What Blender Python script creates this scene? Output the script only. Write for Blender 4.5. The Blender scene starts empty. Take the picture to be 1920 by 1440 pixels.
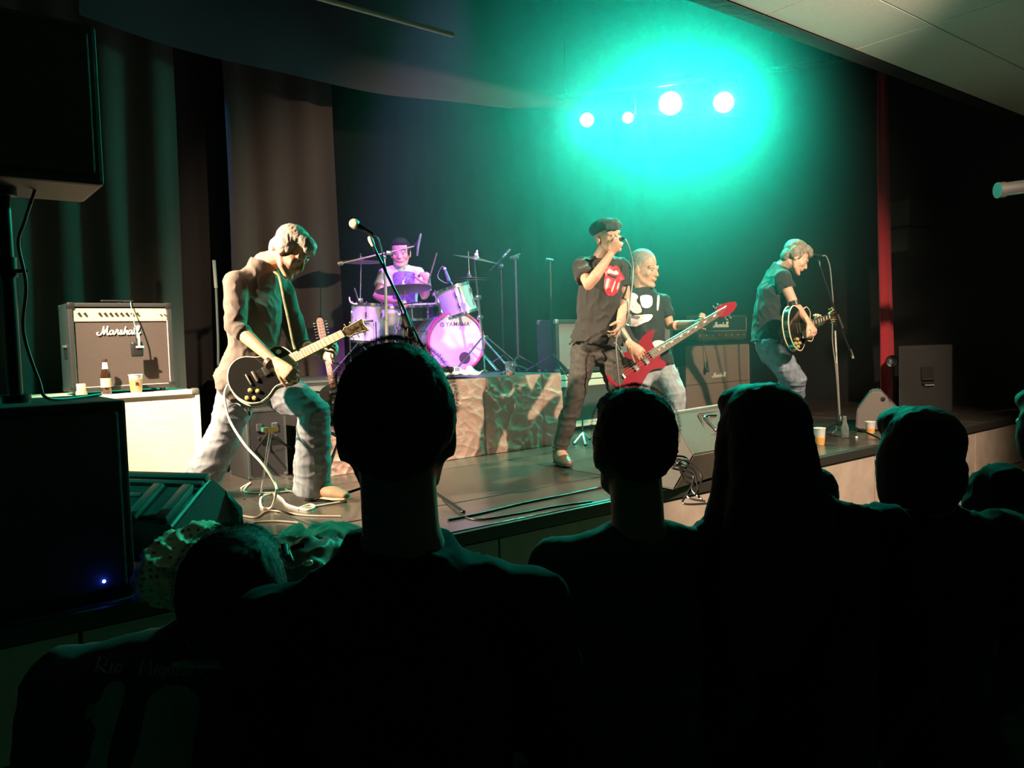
import bpy, bmesh, math, random
from mathutils import Vector, Matrix, noise
random.seed(7)
sc = bpy.context.scene
COL = sc.collection
V = Vector
# ------------------------------------------------------------------ camera
W_, H_, F_ = 1920, 1440, 1480.0
YAW_R = V((.788, -.616, 0)).normalized()
YAW_F = V((.616, .788, 0)).normalized()
UP = V((0, 0, 1))
pitch, roll = math.radians(3.09), math.radians(1.72)
fwd = (YAW_F*math.cos(pitch) - UP*math.sin(pitch)).normalized()
up0 = (UP*math.cos(pitch) + YAW_F*math.sin(pitch)).normalized()
c_r = (YAW_R*math.cos(roll) - up0*math.sin(roll)).normalized()
c_u = (up0*math.cos(roll) + YAW_R*math.sin(roll)).normalized()
CAM = V((0, 0, 1.89))
cam_d = bpy.data.cameras.new('camera')
cam_d.sensor_width = 36.0
cam_d.lens = F_/W_*36.0
cam_d.clip_start = 0.05
cam = bpy.data.objects.new('camera', cam_d); COL.objects.link(cam)
m = Matrix((c_r, c_u, -fwd)).transposed().to_4x4(); m.translation = CAM
cam.matrix_world = m
sc.camera = cam
def ray(px, py): return fwd + c_r*((px-960)/F_) - c_u*((py-720)/F_)
def P(px, py, d): return CAM + ray(px, py)*d              # photo pixel at depth d
def FZ(px, py, z=1.0):                                    # photo pixel on a level plane
    r = ray(px, py); return CAM + r*((z-CAM.z)/r.z)
def PY(px, py, y):                                        # photo pixel on a plane parallel to the stage front
    r = ray(px, py); return CAM + r*(y/r.y)
# ------------------------------------------------------------------ world, exposure
w = bpy.data.worlds.new('hall_air'); sc.world = w; w.use_nodes = True
w.node_tree.nodes['Background'].inputs[0].default_value = (.55, .75, .7, 1)
w.node_tree.nodes['Background'].inputs[1].default_value = .0014
vs = sc.view_settings
sc.display_settings.display_device = 'sRGB'
vs.view_transform = 'Standard'; vs.look = 'None'; vs.exposure = 0.0; vs.gamma = 1.0
try: vs.use_curve_mapping = False
except Exception: pass
try:
    sc.cycles.use_denoising = True
    sc.cycles.volume_bounces = 0; sc.cycles.max_bounces = 5; sc.cycles.diffuse_bounces = 3
    sc.cycles.sample_clamp_indirect = 4
except Exception: pass
def spot(name, loc, target, power, color, angle, blend=.4, radius=.06):
    l = bpy.data.lights.new(name, 'SPOT'); l.energy = power; l.color = color
    l.spot_size = math.radians(angle); l.spot_blend = blend; l.shadow_soft_size = radius
    o = bpy.data.objects.new(name, l); COL.objects.link(o); o.location = loc
    o.rotation_euler = (V(target)-V(loc)).to_track_quat('-Z', 'Y').to_euler()
    return o
WARM = (1.0, .74, .52)
GREEN = (.0, 1.0, .62)
spot('key_lamp_right', (4.6, .4, 3.75), (5.7, 5.2, 1.5), 1500, WARM, 80, .35, .05)
spot('key_lamp_left', (-.6, 3.95, 4.4), (1.75, 5.6, 1.78), 5200, WARM, 38, 1.0, .05)
spot('side_lamp_left', (-1.3, 5.1, 3.6), (1.75, 4.42, 1.95), 4200, WARM, 36, .5, .05)
spot('green_side_lamp', (-2.3, 6.74, 4.3), (1.3, 4.9, 1.4), 900, GREEN, 54, .8, .05)
spot('violet_lamp', (2.3, 3.7, 4.9), (4.1, 6.3, 1.95), 3000, (.50, .10, 1.0), 31, .5, .06)
spot('blue_lamp', (1.0, 7.6, 4.9), (4.0, 6.4, 1.9), 260, (.05, .45, 1.0), 40, .6, .06)
spot('ceiling_fill_light', (8.8, 2.0, 1.2), (4.8, 1.2, 4.15), 24, (.50, 1.0, .72), 130, 1.0, .2)  # added uplight that lifts the ceiling; the hall has no known lamp here
spot('floor_fill_light', (7.8, .6, 4.1), (6.0, 1.7, 0), 60, WARM, 60, .8, .08)  # added spot brightening the right floor, standing in for front lamp spill
# green back lamps, on the bar above the stage
LAMPS = [(1101, 223, 7.7, .12, 10), (1178, 219, 7.65, .12, 8), (1258, 192, 7.8, 1.0, 17), (1358, 190, 7.6, .8, 15)]
for i, (px, py, d, k, rr) in enumerate(LAMPS):
    p = P(px, py, d); q = P(1250, 850, 3.4)
    o = spot('green_lamp', p + (q-p).normalized()*.09, q, 900*k, GREEN, 150, 1.0, .05)
# ------------------------------------------------------------------ materials
MATS = {}
def mat(name, col, rough=.6, metal=0, bump=0, scale=40, var=0, spec=.5, emit=None, es=0, alpha=None, trans=0, coat=0, aniso=None, sheen=0, stretch=None):
    if name in MATS: return MATS[name]
    m = bpy.data.materials.new(name); m.use_nodes = True
    nt = m.node_tree; b = nt.nodes['Principled BSDF']
    b.inputs['Base Color'].default_value = (*col, 1)
    b.inputs['Roughness'].default_value = rough
    b.inputs['Metallic'].default_value = metal
    b.inputs['Specular IOR Level'].default_value = spec
    b.inputs['Coat Weight'].default_value = coat
    b.inputs['Sheen Weight'].default_value = sheen
    b.inputs['Transmission Weight'].default_value = trans
    if emit:
        b.inputs['Emission Color'].default_value = (*emit, 1); b.inputs['Emission Strength'].default_value = es
    if bump or var:
        tc = nt.nodes.new('ShaderNodeTexCoord'); mp = nt.nodes.new('ShaderNodeMapping')
        if stretch: mp.inputs['Scale'].default_value = stretch
        n = nt.nodes.new('ShaderNodeTexNoise'); n.inputs['Scale'].default_value = scale; n.inputs['Detail'].default_value = 5
        nt.links.new(tc.outputs['Object'], mp.inputs[0]); nt.links.new(mp.outputs[0], n.inputs['Vector'])
        if bump:
            bp = nt.nodes.new('ShaderNodeBump'); bp.inputs['Strength'].default_value = min(1, bump); bp.inputs['Distance'].default_value = .004*max(1, bump)
            nt.links.new(n.outputs['Fac'], bp.inputs['Height']); nt.links.new(bp.outputs[0], b.inputs['Normal'])
        if var:
            mx = nt.nodes.new('ShaderNodeMix'); mx.data_type = 'RGBA'
            mr = nt.nodes.new('ShaderNodeMapRange'); mr.inputs[1].default_value = .3; mr.inputs[2].default_value = .7
            nt.links.new(n.outputs['Fac'], mr.inputs[0]); nt.links.new(mr.outputs[0], mx.inputs['Factor'])
            mx.inputs['A'].default_value = (*[c*(1-var) for c in col], 1); mx.inputs['B'].default_value = (*[min(1, c*(1+var)) for c in col], 1)
            nt.links.new(mx.outputs['Result'], b.inputs['Base Color'])
    MATS[name] = m
    return m
BLACK = mat('black_vinyl', (.018, .018, .019), .55, bump=.5, scale=160)
BLACKP = mat('black_plastic', (.012, .012, .012), .4)
STANDB = mat('black_stand_metal', (.02, .02, .02), .3, .5)
CHROME = mat('chrome', (.75, .75, .76), .18, 1)
GOLD = mat('gold_metal', (.9, .62, .22), .25, 1)
WHITE = mat('white_plastic', (.8, .79, .75), .45)
CREAM = mat('cream_binding', (.85, .72, .45), .35)
SKIN = mat('skin', (.55, .29, .19), .5, bump=.15, scale=60, var=.1)
SKIN2 = mat('skin_pale', (.60, .34, .24), .5, bump=.15, scale=60, var=.1)
GREYHAIR = mat('grey_hair', (.33, .29, .24), .6, bump=1, scale=70, var=.45, stretch=(1, 1, .35))
DARKHAIR = mat('dark_hair', (.012, .010, .009), .75, spec=.2, bump=.6, scale=70, var=.4, stretch=(1, 1, .35))
SHORTHAIR = mat('cropped_grey_hair', (.30, .26, .22), .7, bump=.8, scale=120, var=.3)
CLOTH_BLACK = mat('black_cotton', (.016, .016, .016), .85, bump=.35, scale=25, sheen=.15)
JEANS = mat('blue_denim', (.16, .19, .24), .85, bump=.5, scale=30, var=.3, stretch=(1, 1, .5))
JEANSP = mat('pale_denim', (.30, .33, .36), .85, bump=.5, scale=30, var=.25, stretch=(1, 1, .5))
JEANSD = mat('black_denim', (.035, .035, .033), .8, bump=.4, scale=30, var=.3)
# ------------------------------------------------------------------ tagging
def tag(o, label=None, cat=None, group=None, kind=None):
    if label: o['label'] = label
    if cat: o['category'] = cat
    if group: o['group'] = group
    if kind: o['kind'] = kind
    return o
def thing(name, loc, label, cat, group=None):
    o = bpy.data.objects.new(name, None); COL.objects.link(o); o.location = loc; o.empty_display_size = .1
    return tag(o, label, cat, group)
def wloc(o):
    l = V((0, 0, 0))
    while o is not None:
        l += o.location; o = o.parent
    return l
# ------------------------------------------------------------------ mesh builder
def frame_of(t, side=None):
    t = t.normalized()
    if side is None or abs(side.normalized().dot(t)) > .97:
        side = V((0, 0, 1)) if abs(t.z) < .9 else V((1, 0, 0))
        if side is not None: side = side.cross(t)
    a = (side - t*side.dot(t)).normalized()
    return a, t.cross(a).normalized()
class MB:
    def __init__(s): s.b = bmesh.new()
    def box(s, c, size, rot=None, bevel=0, seg=2):
        t = bmesh.new(); bmesh.ops.create_cube(t, size=1)
        for v in t.verts: v.co = V((v.co.x*size[0], v.co.y*size[1], v.co.z*size[2]))
        if bevel: bmesh.ops.bevel(t, geom=t.edges[:], offset=bevel, segments=seg, affect='EDGES', profile=.6)
        M = (rot.to_4x4() if rot else Matrix.Identity(4)); M = Matrix.Translation(c) @ M
        t.transform(M); s.merge(t); return s
    def bb(s, lo, hi, bevel=0):   # box by corners
        lo, hi = V(lo), V(hi); return s.box((lo+hi)/2, hi-lo, None, bevel)
    def merge(s, t):
        me = bpy.data.meshes.new('tmp'); t.to_mesh(me); s.b.from_mesh(me); bpy.data.meshes.remove(me); t.free()
    def tube(s, pts, rad, side=None, n=12, cap='flat'):
        pts = [V(p) for p in pts]
        if not isinstance(rad, (list, tuple)): rad = [rad]*len(pts)
        rr = [(r, r) if not isinstance(r, (tuple, list)) else r for r in rad]
        caps = cap if isinstance(cap, tuple) else (cap, cap)
        tang = []
        for i in range(len(pts)):
            a = pts[max(0, i-1)]; c = pts[min(len(pts)-1, i+1)]; tang.append((c-a).normalized())
        rings = []; A = None
        def add(p, t, r, A):
            a, b2 = frame_of(t, A if side is None else side)
            rings.append([s.b.verts.new(p + a*math.cos(2*math.pi*k/n)*r[0] + b2*math.sin(2*math.pi*k/n)*r[1]) for k in range(n)])
            return a
        if caps[0] == 'round':
            for k in (3, 2, 1):
                q = k/3.2*math.pi/2; A = add(pts[0]-tang[0]*math.sin(q)*min(rr[0]), tang[0], (rr[0][0]*math.cos(q), rr[0][1]*math.cos(q)), A)
        for p, t, r in zip(pts, tang, rr): A = add(p, t, r, A)
        if caps[1] == 'round':
            for k in (1, 2, 3):
                q = k/3.2*math.pi/2; A = add(pts[-1]+tang[-1]*math.sin(q)*min(rr[-1]), tang[-1], (rr[-1][0]*math.cos(q), rr[-1][1]*math.cos(q)), A)
        for i in range(len(rings)-1):
            for k in range(n):
                s.b.faces.new((rings[i][k], rings[i][(k+1) % n], rings[i+1][(k+1) % n], rings[i+1][k]))
        s.b.faces.new(rings[0][::-1]); s.b.faces.new(rings[-1]); return s
    def ell(s, c, r, rot=None, u=20, v=12):
        t = bmesh.new(); bmesh.ops.create_uvsphere(t, u_segments=u, v_segments=v, radius=1)
        if not isinstance(r, (tuple, list)): r = (r, r, r)
        M = Matrix.Translation(c) @ (rot.to_4x4() if rot else Matrix.Identity(4)) @ Matrix.Diagonal((*r, 1))
        t.transform(M); s.merge(t); return s
    def ring(s, c, prof, axis=V((0, 0, 1)), n=48): return s.lathe(c, prof, axis, n, True)
    def lathe(s, c, prof, axis=V((0, 0, 1)), n=32, closed=False):   # prof: (along, radius)
        a, b2 = frame_of(V(axis)); ax = V(axis).normalized(); rings = []
        for h, r in prof:
            rings.append([s.b.verts.new(V(c)+ax*h+(a*math.cos(2*math.pi*k/n)+b2*math.sin(2*math.pi*k/n))*max(r, 1e-4)) for k in range(n)])
        for i in range(len(rings)-1):
            for k in range(n): s.b.faces.new((rings[i][k], rings[i][(k+1) % n], rings[i+1][(k+1) % n], rings[i+1][k]))
        if closed:
            for k in range(n): s.b.faces.new((rings[-1][k], rings[-1][(k+1) % n], rings[0][(k+1) % n], rings[0][k]))
        else: s.b.faces.new(rings[0][::-1]); s.b.faces.new(rings[-1])
        return s
    def prism(s, pts2, t0, t1, M):   # outline in xy, extruded z t0..t1, then matrix
        lo = [s.b.verts.new(M @ V((x, y, t0))) for x, y in pts2]; hi = [s.b.verts.new(M @ V((x, y, t1))) for x, y in pts2]
        n = len(pts2)
        s.b.faces.new(lo[::-1]); s.b.faces.new(hi)
        for k in range(n): s.b.faces.new((lo[k], lo[(k+1) % n], hi[(k+1) % n], hi[k]))
        return s
    def build(s, name, m, parent=None, smooth=False, label=None, auto=True):
        bmesh.ops.recalc_face_normals(s.b, faces=s.b.faces[:])
        me = bpy.data.meshes.new(name)
        if parent is not None:
            o = wloc(parent); bmesh.ops.translate(s.b, vec=-o, verts=s.b.verts[:])
        s.b.to_mesh(me); s.b.free(); me.materials.append(m)
        if smooth:
            me.polygons.foreach_set('use_smooth', [True]*len(me.polygons))
            try: me.set_sharp_from_angle(angle=math.radians(40))
            except Exception: pass
        o = bpy.data.objects.new(name, me); COL.objects.link(o)
        if parent is not None: o.parent = parent
        if label: o['label'] = label
        return o
def cat(pts, k=6, closed=False):
    pts = [V(p) for p in pts]; out = []; n = len(pts)
    for i in range(n if closed else n-1):
        g = (lambda j: pts[j % n]) if closed else (lambda j: pts[min(max(j, 0), n-1)])
        p0, p1, p2, p3 = g(i-1), g(i), g(i+1), g(i+2)
        for j in range(k):
            t = j/k
            out.append(.5*((2*p1)+(p2-p0)*t+(2*p0-5*p1+4*p2-p3)*t*t+(3*p1-p0-3*p2+p3)*t**3))
    if not closed: out.append(pts[-1])
    return out
def bake(mb, voxel, smooth_it, name, m, parent, disp=None, smooth=.5):
    """fuse overlapping solids into one continuous surface"""
    me = bpy.data.meshes.new(name); bmesh.ops.recalc_face_normals(mb.b, faces=mb.b.faces[:])
    o0 = wloc(parent) if parent is not None else V((0, 0, 0))
    bmesh.ops.translate(mb.b, vec=-o0, verts=mb.b.verts[:])
    mb.b.to_mesh(me); mb.b.free()
    t = bpy.data.objects.new('tmp', me); COL.objects.link(t)
    r = t.modifiers.new('r', 'REMESH'); r.mode = 'VOXEL'; r.voxel_size = voxel
    if smooth_it:
        s = t.modifiers.new('s', 'SMOOTH'); s.iterations = smooth_it; s.factor = smooth
    dg = bpy.context.evaluated_depsgraph_get(); dg.update()
    me2 = bpy.data.meshes.new_from_object(t.evaluated_get(dg)); me2.name = name
    bpy.data.objects.remove(t); bpy.data.meshes.remove(me)
    if disp:
        ns = [v.normal.copy() for v in me2.vertices]
        for v, nn in zip(me2.vertices, ns): v.co += nn*disp(v.co)
    me2.materials.clear(); me2.materials.append(m)
    me2.polygons.foreach_set('use_smooth', [True]*len(me2.polygons))
    o = bpy.data.objects.new(name, me2); COL.objects.link(o)
    if parent is not None: o.parent = parent
    return o
def text(body, size, M, m, name, parent, extrude=.001, bold=0, shear=0, spacing=1):
    c = bpy.data.curves.new(name, 'FONT'); c.body = body; c.size = size; c.extrude = extrude; c.offset = bold; c.shear = shear
    c.align_x = 'CENTER'; c.align_y = 'CENTER'; c.space_character = spacing
    t = bpy.data.objects.new('tmp', c); COL.objects.link(t)
    dg = bpy.context.evaluated_depsgraph_get(); dg.update()
    me = bpy.data.meshes.new_from_object(t.evaluated_get(dg)); bpy.data.objects.remove(t)
    M2 = Matrix.Translation(-wloc(parent)) @ M if parent is not None else M
    me.transform(M2); me.materials.clear(); me.materials.append(m); me.name = name
    o = bpy.data.objects.new(name, me); COL.objects.link(o)
    if parent is not None: o.parent = parent
    return o
def basis(x, y, z, o): 
    M = Matrix((x, y, z)).transposed().to_4x4(); M.translation = o; return M
FRONT = lambda o: basis(V((1, 0, 0)), V((0, 0, 1)), V((0, -1, 0)), V(o))    # faces the audience
def wrinkle(amp, sc_=9, dirn=(1, 1, 1), seed=0, amp2=0):
    d = V(dirn); off = V((seed*3.1, seed*1.7, seed*.9))
    def f(co):
        q = V((co.x*d.x, co.y*d.y, co.z*d.z))*sc_ + off
        a = noise.noise(q); b = 1-abs(noise.noise(q*1.7+V((5, 3, 1))))*2
        return amp*a + amp*.8*b*b*(1 if b > 0 else 0) - amp*.4 + (amp2*noise.noise(co*60) if amp2 else 0)
    return f
# ------------------------------------------------------------------ the setting
STRUCT = dict(kind='structure')
YF = 3.08
m_floor = mat('hall_floor_tile', (.36, .22, .14), .35, var=.15, scale=6)
fl = MB().bb((-8, -5, -.12), (14, 9.2, -.012)).build('floor', mat('floor_bed', (.05, .04, .035), .9)); tag(fl, kind='structure')
tile_me = None
tb = MB(); tb.box((0, 0, 0), (.394, .394, .012), None, .002, 1)
proto = tb.build('tile', m_floor, None); proto.parent = fl
first = True
for ix in range(-4, 26):
    for iy in range(-1, 8):
        x, y = ix*.4+.2, iy*.4+.1
        if (x > 7 and y < .5) or len([1]) == 0: continue
        o = proto if first else proto.copy()
        if not first: COL.objects.link(o); o.parent = fl
        first = False
        o.location = (x, y, -.006+.0006*math.sin(ix*3.1+iy*1.7))
# stage platform: frame + deck panels + fascia panels
wood = mat('stage_plywood', (.05, .043, .036), .24, bump=.18, scale=5, var=.35, spec=.9, stretch=(1, 14, 1))
st = MB().bb((-3.2, YF+.03, .0), (9.9, 8.9, .955)).build('stage_floor', mat('stage_frame_black', (.012, .012, .012), .8)); tag(st, kind='structure')
rows = [YF, 3.64, 4.68, 5.72, 6.76, 7.80, 8.84]
k = 0
for j in range(6):
    for i in range(-2, 5):
        x0 = i*2.0 - (.4 if j % 2 else 0)
        g = .006
        b = MB().bb((max(x0+g, -3.1), rows[j]+g, .956), (min(x0+2-g, 9.55), rows[j+1]-g, 1.0+.001*((i*7+j*3) % 3)), .003)
        b.build('deck_panel', wood, st)
fasc = mat('painted_fascia_board', (.36, .29, .25), .6, bump=.3, scale=8, var=.12)
for i in range(7):
    x0 = -3.2+i*1.83
    for z0, z1 in ((.02, .52), (.53, .925)):
        MB().bb((x0+.004, YF-.012, z0), (x0+1.822, YF+.028, z1), .003).build('fascia_board', fasc, st)
MB().bb((-3.2, YF-.03, .935), (9.6, YF-.001, .998), .004).build('edge_trim', mat('black_edge_trim', (.02, .018, .016), .45), st)
# walls
m_wall = mat('dark_painted_wall', (.01, .01, .01), .85, bump=.3, scale=20, var=.2)
def struct(name, lo, hi, m):
    o = MB().bb(lo, hi).build(name, m); return tag(o, kind='structure')
struct('wall_back', (-3.4, 8.95, -.1), (9.9, 9.1, 6.2), m_wall)
struct('wall_left', (-3.5, -5, -.1), (-3.3, 9.1, 6.2), m_wall)
struct('wall_right', (9.95, -5, -.1), (10.15, 9.1, 6.2), mat('right_wall_paint', (.006, .006, .006), .85, var=.2, scale=10))
struct('wall_front', (-3.5, -5.1, -.1), (9.85, -5.0, 6.2), m_wall)
struct('wall_header', (-3.4, 3.36, 4.14), (9.66, 3.5, 6.2), m_wall)
struct('ceiling_stage', (-3.4, 3.4, 6.15), (9.8, 9.1, 6.25), m_wall)
# hall ceiling with its tiles
m_ceil = mat('ceiling_tile_board', (.45, .45, .42), .8, bump=.25, scale=50, var=.05)
cl = struct('ceiling', (-3.4, -5, 4.155), (9.66, 3.36, 4.25), mat('ceiling_grid', (.30, .30, .28), .8))
tproto = MB().box((0, 0, 0), (1.19, .592, .014), None, .002, 1).build('ceiling_tile', m_ceil, None); tproto.parent = cl
first = True
for i in range(0, 8):
    for j in range(0, 10):
        o = tproto if first else tproto.copy()
        if not first: COL.objects.link(o); o.parent = cl
        first = False
        o.location = (.2+1.2*i+.6, 3.35-.3-.6*j, 4.149)
# ------------------------------------------------------------------ drapes
def drape(name, x0, x1, y, z0, z1, folds, amp, m, label, cat_, nz=26, axis='x', seed=0, kind=None, swell=.0, taper=0):
    """pleated cloth with real thickness"""
    n = max(24, int(folds*10)); b = bmesh.new(); grid = []
    for side in (0, 1):
        g = []
        for i in range(n+1):
            u = i/n; row = []
            for k in range(nz+1):
                t = k/nz
                dd = amp*math.sin(u*folds*2*math.pi + seed + .5*math.sin(t*2+seed)) * (.55+.45*(1-t)) + .25*amp*noise.noise(V((u*7+seed, t*3, 2)))
                dd += swell*noise.noise(V((u*2.2, t*2.5, seed)))
                a = x0+(x1-x0)*u*(1-taper*t) + .012*math.sin(t*6+u*9+seed)
                z = z0+(z1-z0)*t
                row.append(b.verts.new((a, y+dd+.006*side, z) if axis == 'x' else (y+dd+.006*side, a, z)))
            g.append(row)
        grid.append(g)
    for s_, g in enumerate(grid):
        for i in range(n):
            for k in range(nz):
                f = (g[i][k], g[i+1][k], g[i+1][k+1], g[i][k+1]); b.faces.new(f if s_ == 0 else f[::-1])
    for i in range(n):
        b.faces.new((grid[0][i][0], grid[0][i+1][0], grid[1][i+1][0], grid[1][i][0])); b.faces.new((grid[0][i][nz], grid[0][i+1][nz], grid[1][i+1][nz], grid[1][i][nz]))
    for k in range(nz):
        b.faces.new((grid[0][0][k], grid[0][0][k+1], grid[1][0][k+1], grid[1][0][k])); b.faces.new((grid[0][n][k], grid[0][n][k+1], grid[1][n][k+1], grid[1][n][k]))
    q = MB(); q.b.free(); q.b = b
    return tag(q.build(name, m, None, True), label, cat_, kind=kind)
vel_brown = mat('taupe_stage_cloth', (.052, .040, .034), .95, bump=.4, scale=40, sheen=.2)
vel_black = mat('black_stage_cloth', (.005, .005, .006), .95, bump=.4, scale=40, spec=.1)
vel_red = mat('red_velvet', (.42, .02, .035), .85, bump=.3, scale=30, sheen=.3)
a = PY(10, 600, 6.9); c = PY(350, 600, 6.9)
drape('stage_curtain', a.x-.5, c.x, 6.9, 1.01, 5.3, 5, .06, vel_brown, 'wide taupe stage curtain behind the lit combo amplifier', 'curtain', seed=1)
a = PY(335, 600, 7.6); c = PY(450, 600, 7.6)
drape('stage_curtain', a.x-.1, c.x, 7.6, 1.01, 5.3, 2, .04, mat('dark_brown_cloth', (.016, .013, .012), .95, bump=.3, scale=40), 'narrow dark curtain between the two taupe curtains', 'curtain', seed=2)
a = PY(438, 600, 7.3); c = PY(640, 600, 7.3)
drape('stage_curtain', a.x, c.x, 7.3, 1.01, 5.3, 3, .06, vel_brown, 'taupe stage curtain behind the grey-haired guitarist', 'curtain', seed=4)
drape('backdrop_curtain', 1.0, 9.5, 8.55, 1.01, 5.4, 22, .05, vel_black, 'black backdrop curtain across the rear of the stage', 'curtain', nz=16, seed=5)
a = PY(1650, 600, 4.55); c = PY(1676, 600, 4.55)
drape('side_curtain', a.x, c.x+.05, 4.55, 1.01, 5.2, 1.5, .035, vel_red, 'narrow red velvet curtain hanging at the right edge of the stage', 'curtain', seed=6, taper=.6)
# swagged border cloth hanging across the top of the stage
def border():
    b = bmesh.new(); n = 60; nz = 10; y = 6.55
    edge = [(150, 25), (300, 75), (450, 118), (600, 155), (750, 184), (900, 198), (1050, 208), (1250, 216), (1450, 225), (1640, 235)]
    ep = cat([PY(px, py, y) for px, py in edge], 8)
    rows_ = []
    for side in (0, 1):
        g = []
        for i, p in enumerate(ep):
            row = []
            for k in range(nz+1):
                t = k/nz; z = p.z+(6.1-p.z)*t
                row.append(b.verts.new((p.x, y+.05*math.sin(t*9+p.x*1.2)*(1-t)+.02*math.sin(p.x*4)+.006*side, z)))
            g.append(row)
        rows_.append(g)
    for s_, g in enumerate(rows_):
        for i in range(len(g)-1):
            for k in range(nz):
                f = (g[i][k], g[i+1][k], g[i+1][k+1], g[i][k+1]); b.faces.new(f if s_ == 0 else f[::-1])
    for i in range(len(ep)-1): b.faces.new((rows_[0][i][0], rows_[0][i+1][0], rows_[1][i+1][0], rows_[1][i][0]))
    q = MB(); q.b.free(); q.b = b
    tag(q.build('border_curtain', mat('plum_border_cloth', (.045, .03, .045), .95, bump=.3, scale=30), None, True), 'dark plum swagged border cloth hanging along the top of the stage', 'curtain')
border()
a, c = PY(560, -14, 3.75), PY(850, 66, 3.75)
tag(MB().tube([a+(a-c)*.8, c], .013, n=10).build('rigging_pipe', mat('worn_pipe_metal', (.5, .47, .42), .5, .3), None, True), 'thin rigging pipe running along the stage front near the ceiling', 'pipe')
a = P(1872, 357, 6.0)
rp = thing('duct_pipe', a, 'grey metal pipe at the right edge, high on the dark wall', 'pipe')
MB().tube([P(1872, 357, 6.0), P(2150, 318, 6.0)], .052, n=20).build('tube', mat('galvanised_metal', (.10, .10, .10), .4, .6), rp, True)
MB().tube([P(1870, 357, 6.0), P(1882, 356, 6.0)], .06, n=20).build('end_collar', mat('galvanised_metal', (.10, .10, .10), .4, .6), rp, True)
MB().tube([P(2100, 325, 6.0), P(2100, 325, 6.0)+V((0, 0, 1.4))], .008, n=8).build('hanger_rod', STANDB, rp)
# ------------------------------------------------------------------ lamps on their bar
br = thing('lighting_bar', P(1101, 180, 7.7), 'black lighting bar carrying the four glowing stage lamps', 'bar')
ends = [P(1101, 223, 7.7)+V((0, 0, .24)), P(1358, 190, 7.6)+V((0, 0, .24))]
dv = (ends[1]-ends[0]).normalized()
MB().tube([ends[0]-dv*.3, ends[1]+dv*1.3], .025, n=12).build('tube', STANDB, br, True)
for e in (ends[0]-dv*.2, ends[1]+dv*1.0):
    MB().tube([e, V((e.x, e.y, 6.16))], .006, n=6).build('hanger', STANDB, br)
lampm = mat('lamp_glow', (.9, 1, 1), .5, emit=(.85, 1.0, .97), es=60)
LN = ['leftmost small stage lamp glowing white on the lighting bar', 'small stage lamp second from left on the lighting bar', 'largest brightest green stage lamp on the lighting bar', 'rightmost green stage lamp on the lighting bar']
for (px, py, d, k, rr), lb in zip(LAMPS, LN):
    p = P(px, py, d); q = P(960+(px-1200)*.3, 820, 3.2); ax = (q-p).normalized()
    L = thing('stage_lamp', p, lb, 'lamp', 'lamps on the lighting bar')
    r = rr/1480*d*1.15
    MB().lathe(p-ax*.22, [(0, r*.5), (.02, r*.8), (.08, r*1.0), (.2, r*1.25), (.26, r*1.25), (.26, r*1.1), (.21, r*1.05)], ax).build('housing', BLACKP, L, True)
    MB().lathe(p, [(-.012, r*.3), (0, r*.9), (.012, r*.98), (.03, r*.85), (.042, r*.4), (.045, .004)], ax, 24).build('lens', lampm, L, True, label='glowing lens')
    yk = MB(); sd = ax.cross(UP).normalized()
    yk.tube([p-ax*.08+sd*r*1.25, p-ax*.08+sd*r*1.25+V((0, 0, .232)), p-ax*.08-sd*r*1.25+V((0, 0, .232)), p-ax*.08-sd*r*1.25], .007, n=6)
    yk.build('yoke', STANDB, L)
# ------------------------------------------------------------------ script-style amp logo drawn with strokes
SCRIPT = [  # strokes in a unit where x-height = 1
    [(-.9, .55), (-1.25, .35), (-1.1, -.05), (-.6, -.1), (-.1, .5), (.35, 2.0)],
    [(.35, 2.0), (.3, 1.0), (.25, .0)], [(.25, .0), (.8, 1.1), (1.25, 2.05)],
    [(1.25, 2.05), (1.05, 1.0), (1.0, .15), (1.25, -.02), (1.6, .35)],
    [(2.35, .85), (1.95, .95), (1.6, .5), (1.7, .03), (2.1, .15), (2.45, .9), (2.35, .25), (2.55, .0), (2.85, .35)],
    [(2.85, .35), (3.1, .9), (3.15, 1.15), (3.45, .95), (3.4, .4), (3.5, .0), (3.8, .2)],
    [(3.8, .2), (4.2, 1.05), (4.3, .5), (4.25, .05), (3.9, .0)], [(4.25, .02), (4.6, .2), (5.0, 1.0), (5.3, 1.9)],
    [(5.3, 1.9), (4.95, .9), (4.8, .0)], [(4.85, .2), (5.2, .85), (5.5, .85), (5.4, .25), (5.55, .0), (5.85, .3)],
    [(6.55, .85), (6.15, .95), (5.8, .5), (5.9, .03), (6.3, .15), (6.65, .9), (6.55, .25), (6.75, .0), (7.0, .3)],
    [(7.0, .3), (7.55, 1.3), (7.6, 1.9), (7.35, 1.9), (7.15, .9), (7.2, .1), (7.45, .0), (7.7, .3)],
    [(7.7, .3), (8.2, 1.3), (8.3, 1.95), (8.0, 1.95), (7.8, .9), (7.9, .1), (8.2, .0), (8.6, .45)]]
LOGO = mat('logo_white', (.85, .80, .68), .4)
def script_logo(center, width, parent, r=None):
    b = MB(); k = width/9.9; r = r or width*.017
    for s in SCRIPT:
        b.tube([V(center)+V(((x-3.65)*k, 0, (y-.9)*k)) for x, y, _ in [tuple(p) for p in cat([(p[0], p[1], 0) for p in s], 4)]], r, n=6)
    return b.build('script_logo', LOGO, parent, True, label='raised white script logo')
CLOTH_AMP = mat('dark_speaker_cloth', (.055, .042, .036), .9, bump=.8, scale=220)
CLOTH_TAN = mat('tan_speaker_cloth', (.30, .20, .155), .9, bump=.8, scale=220, var=.12)
CLOTH_GREY = mat('grey_speaker_cloth', (.24, .19, .175), .9, bump=.8, scale=220, var=.12)
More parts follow.
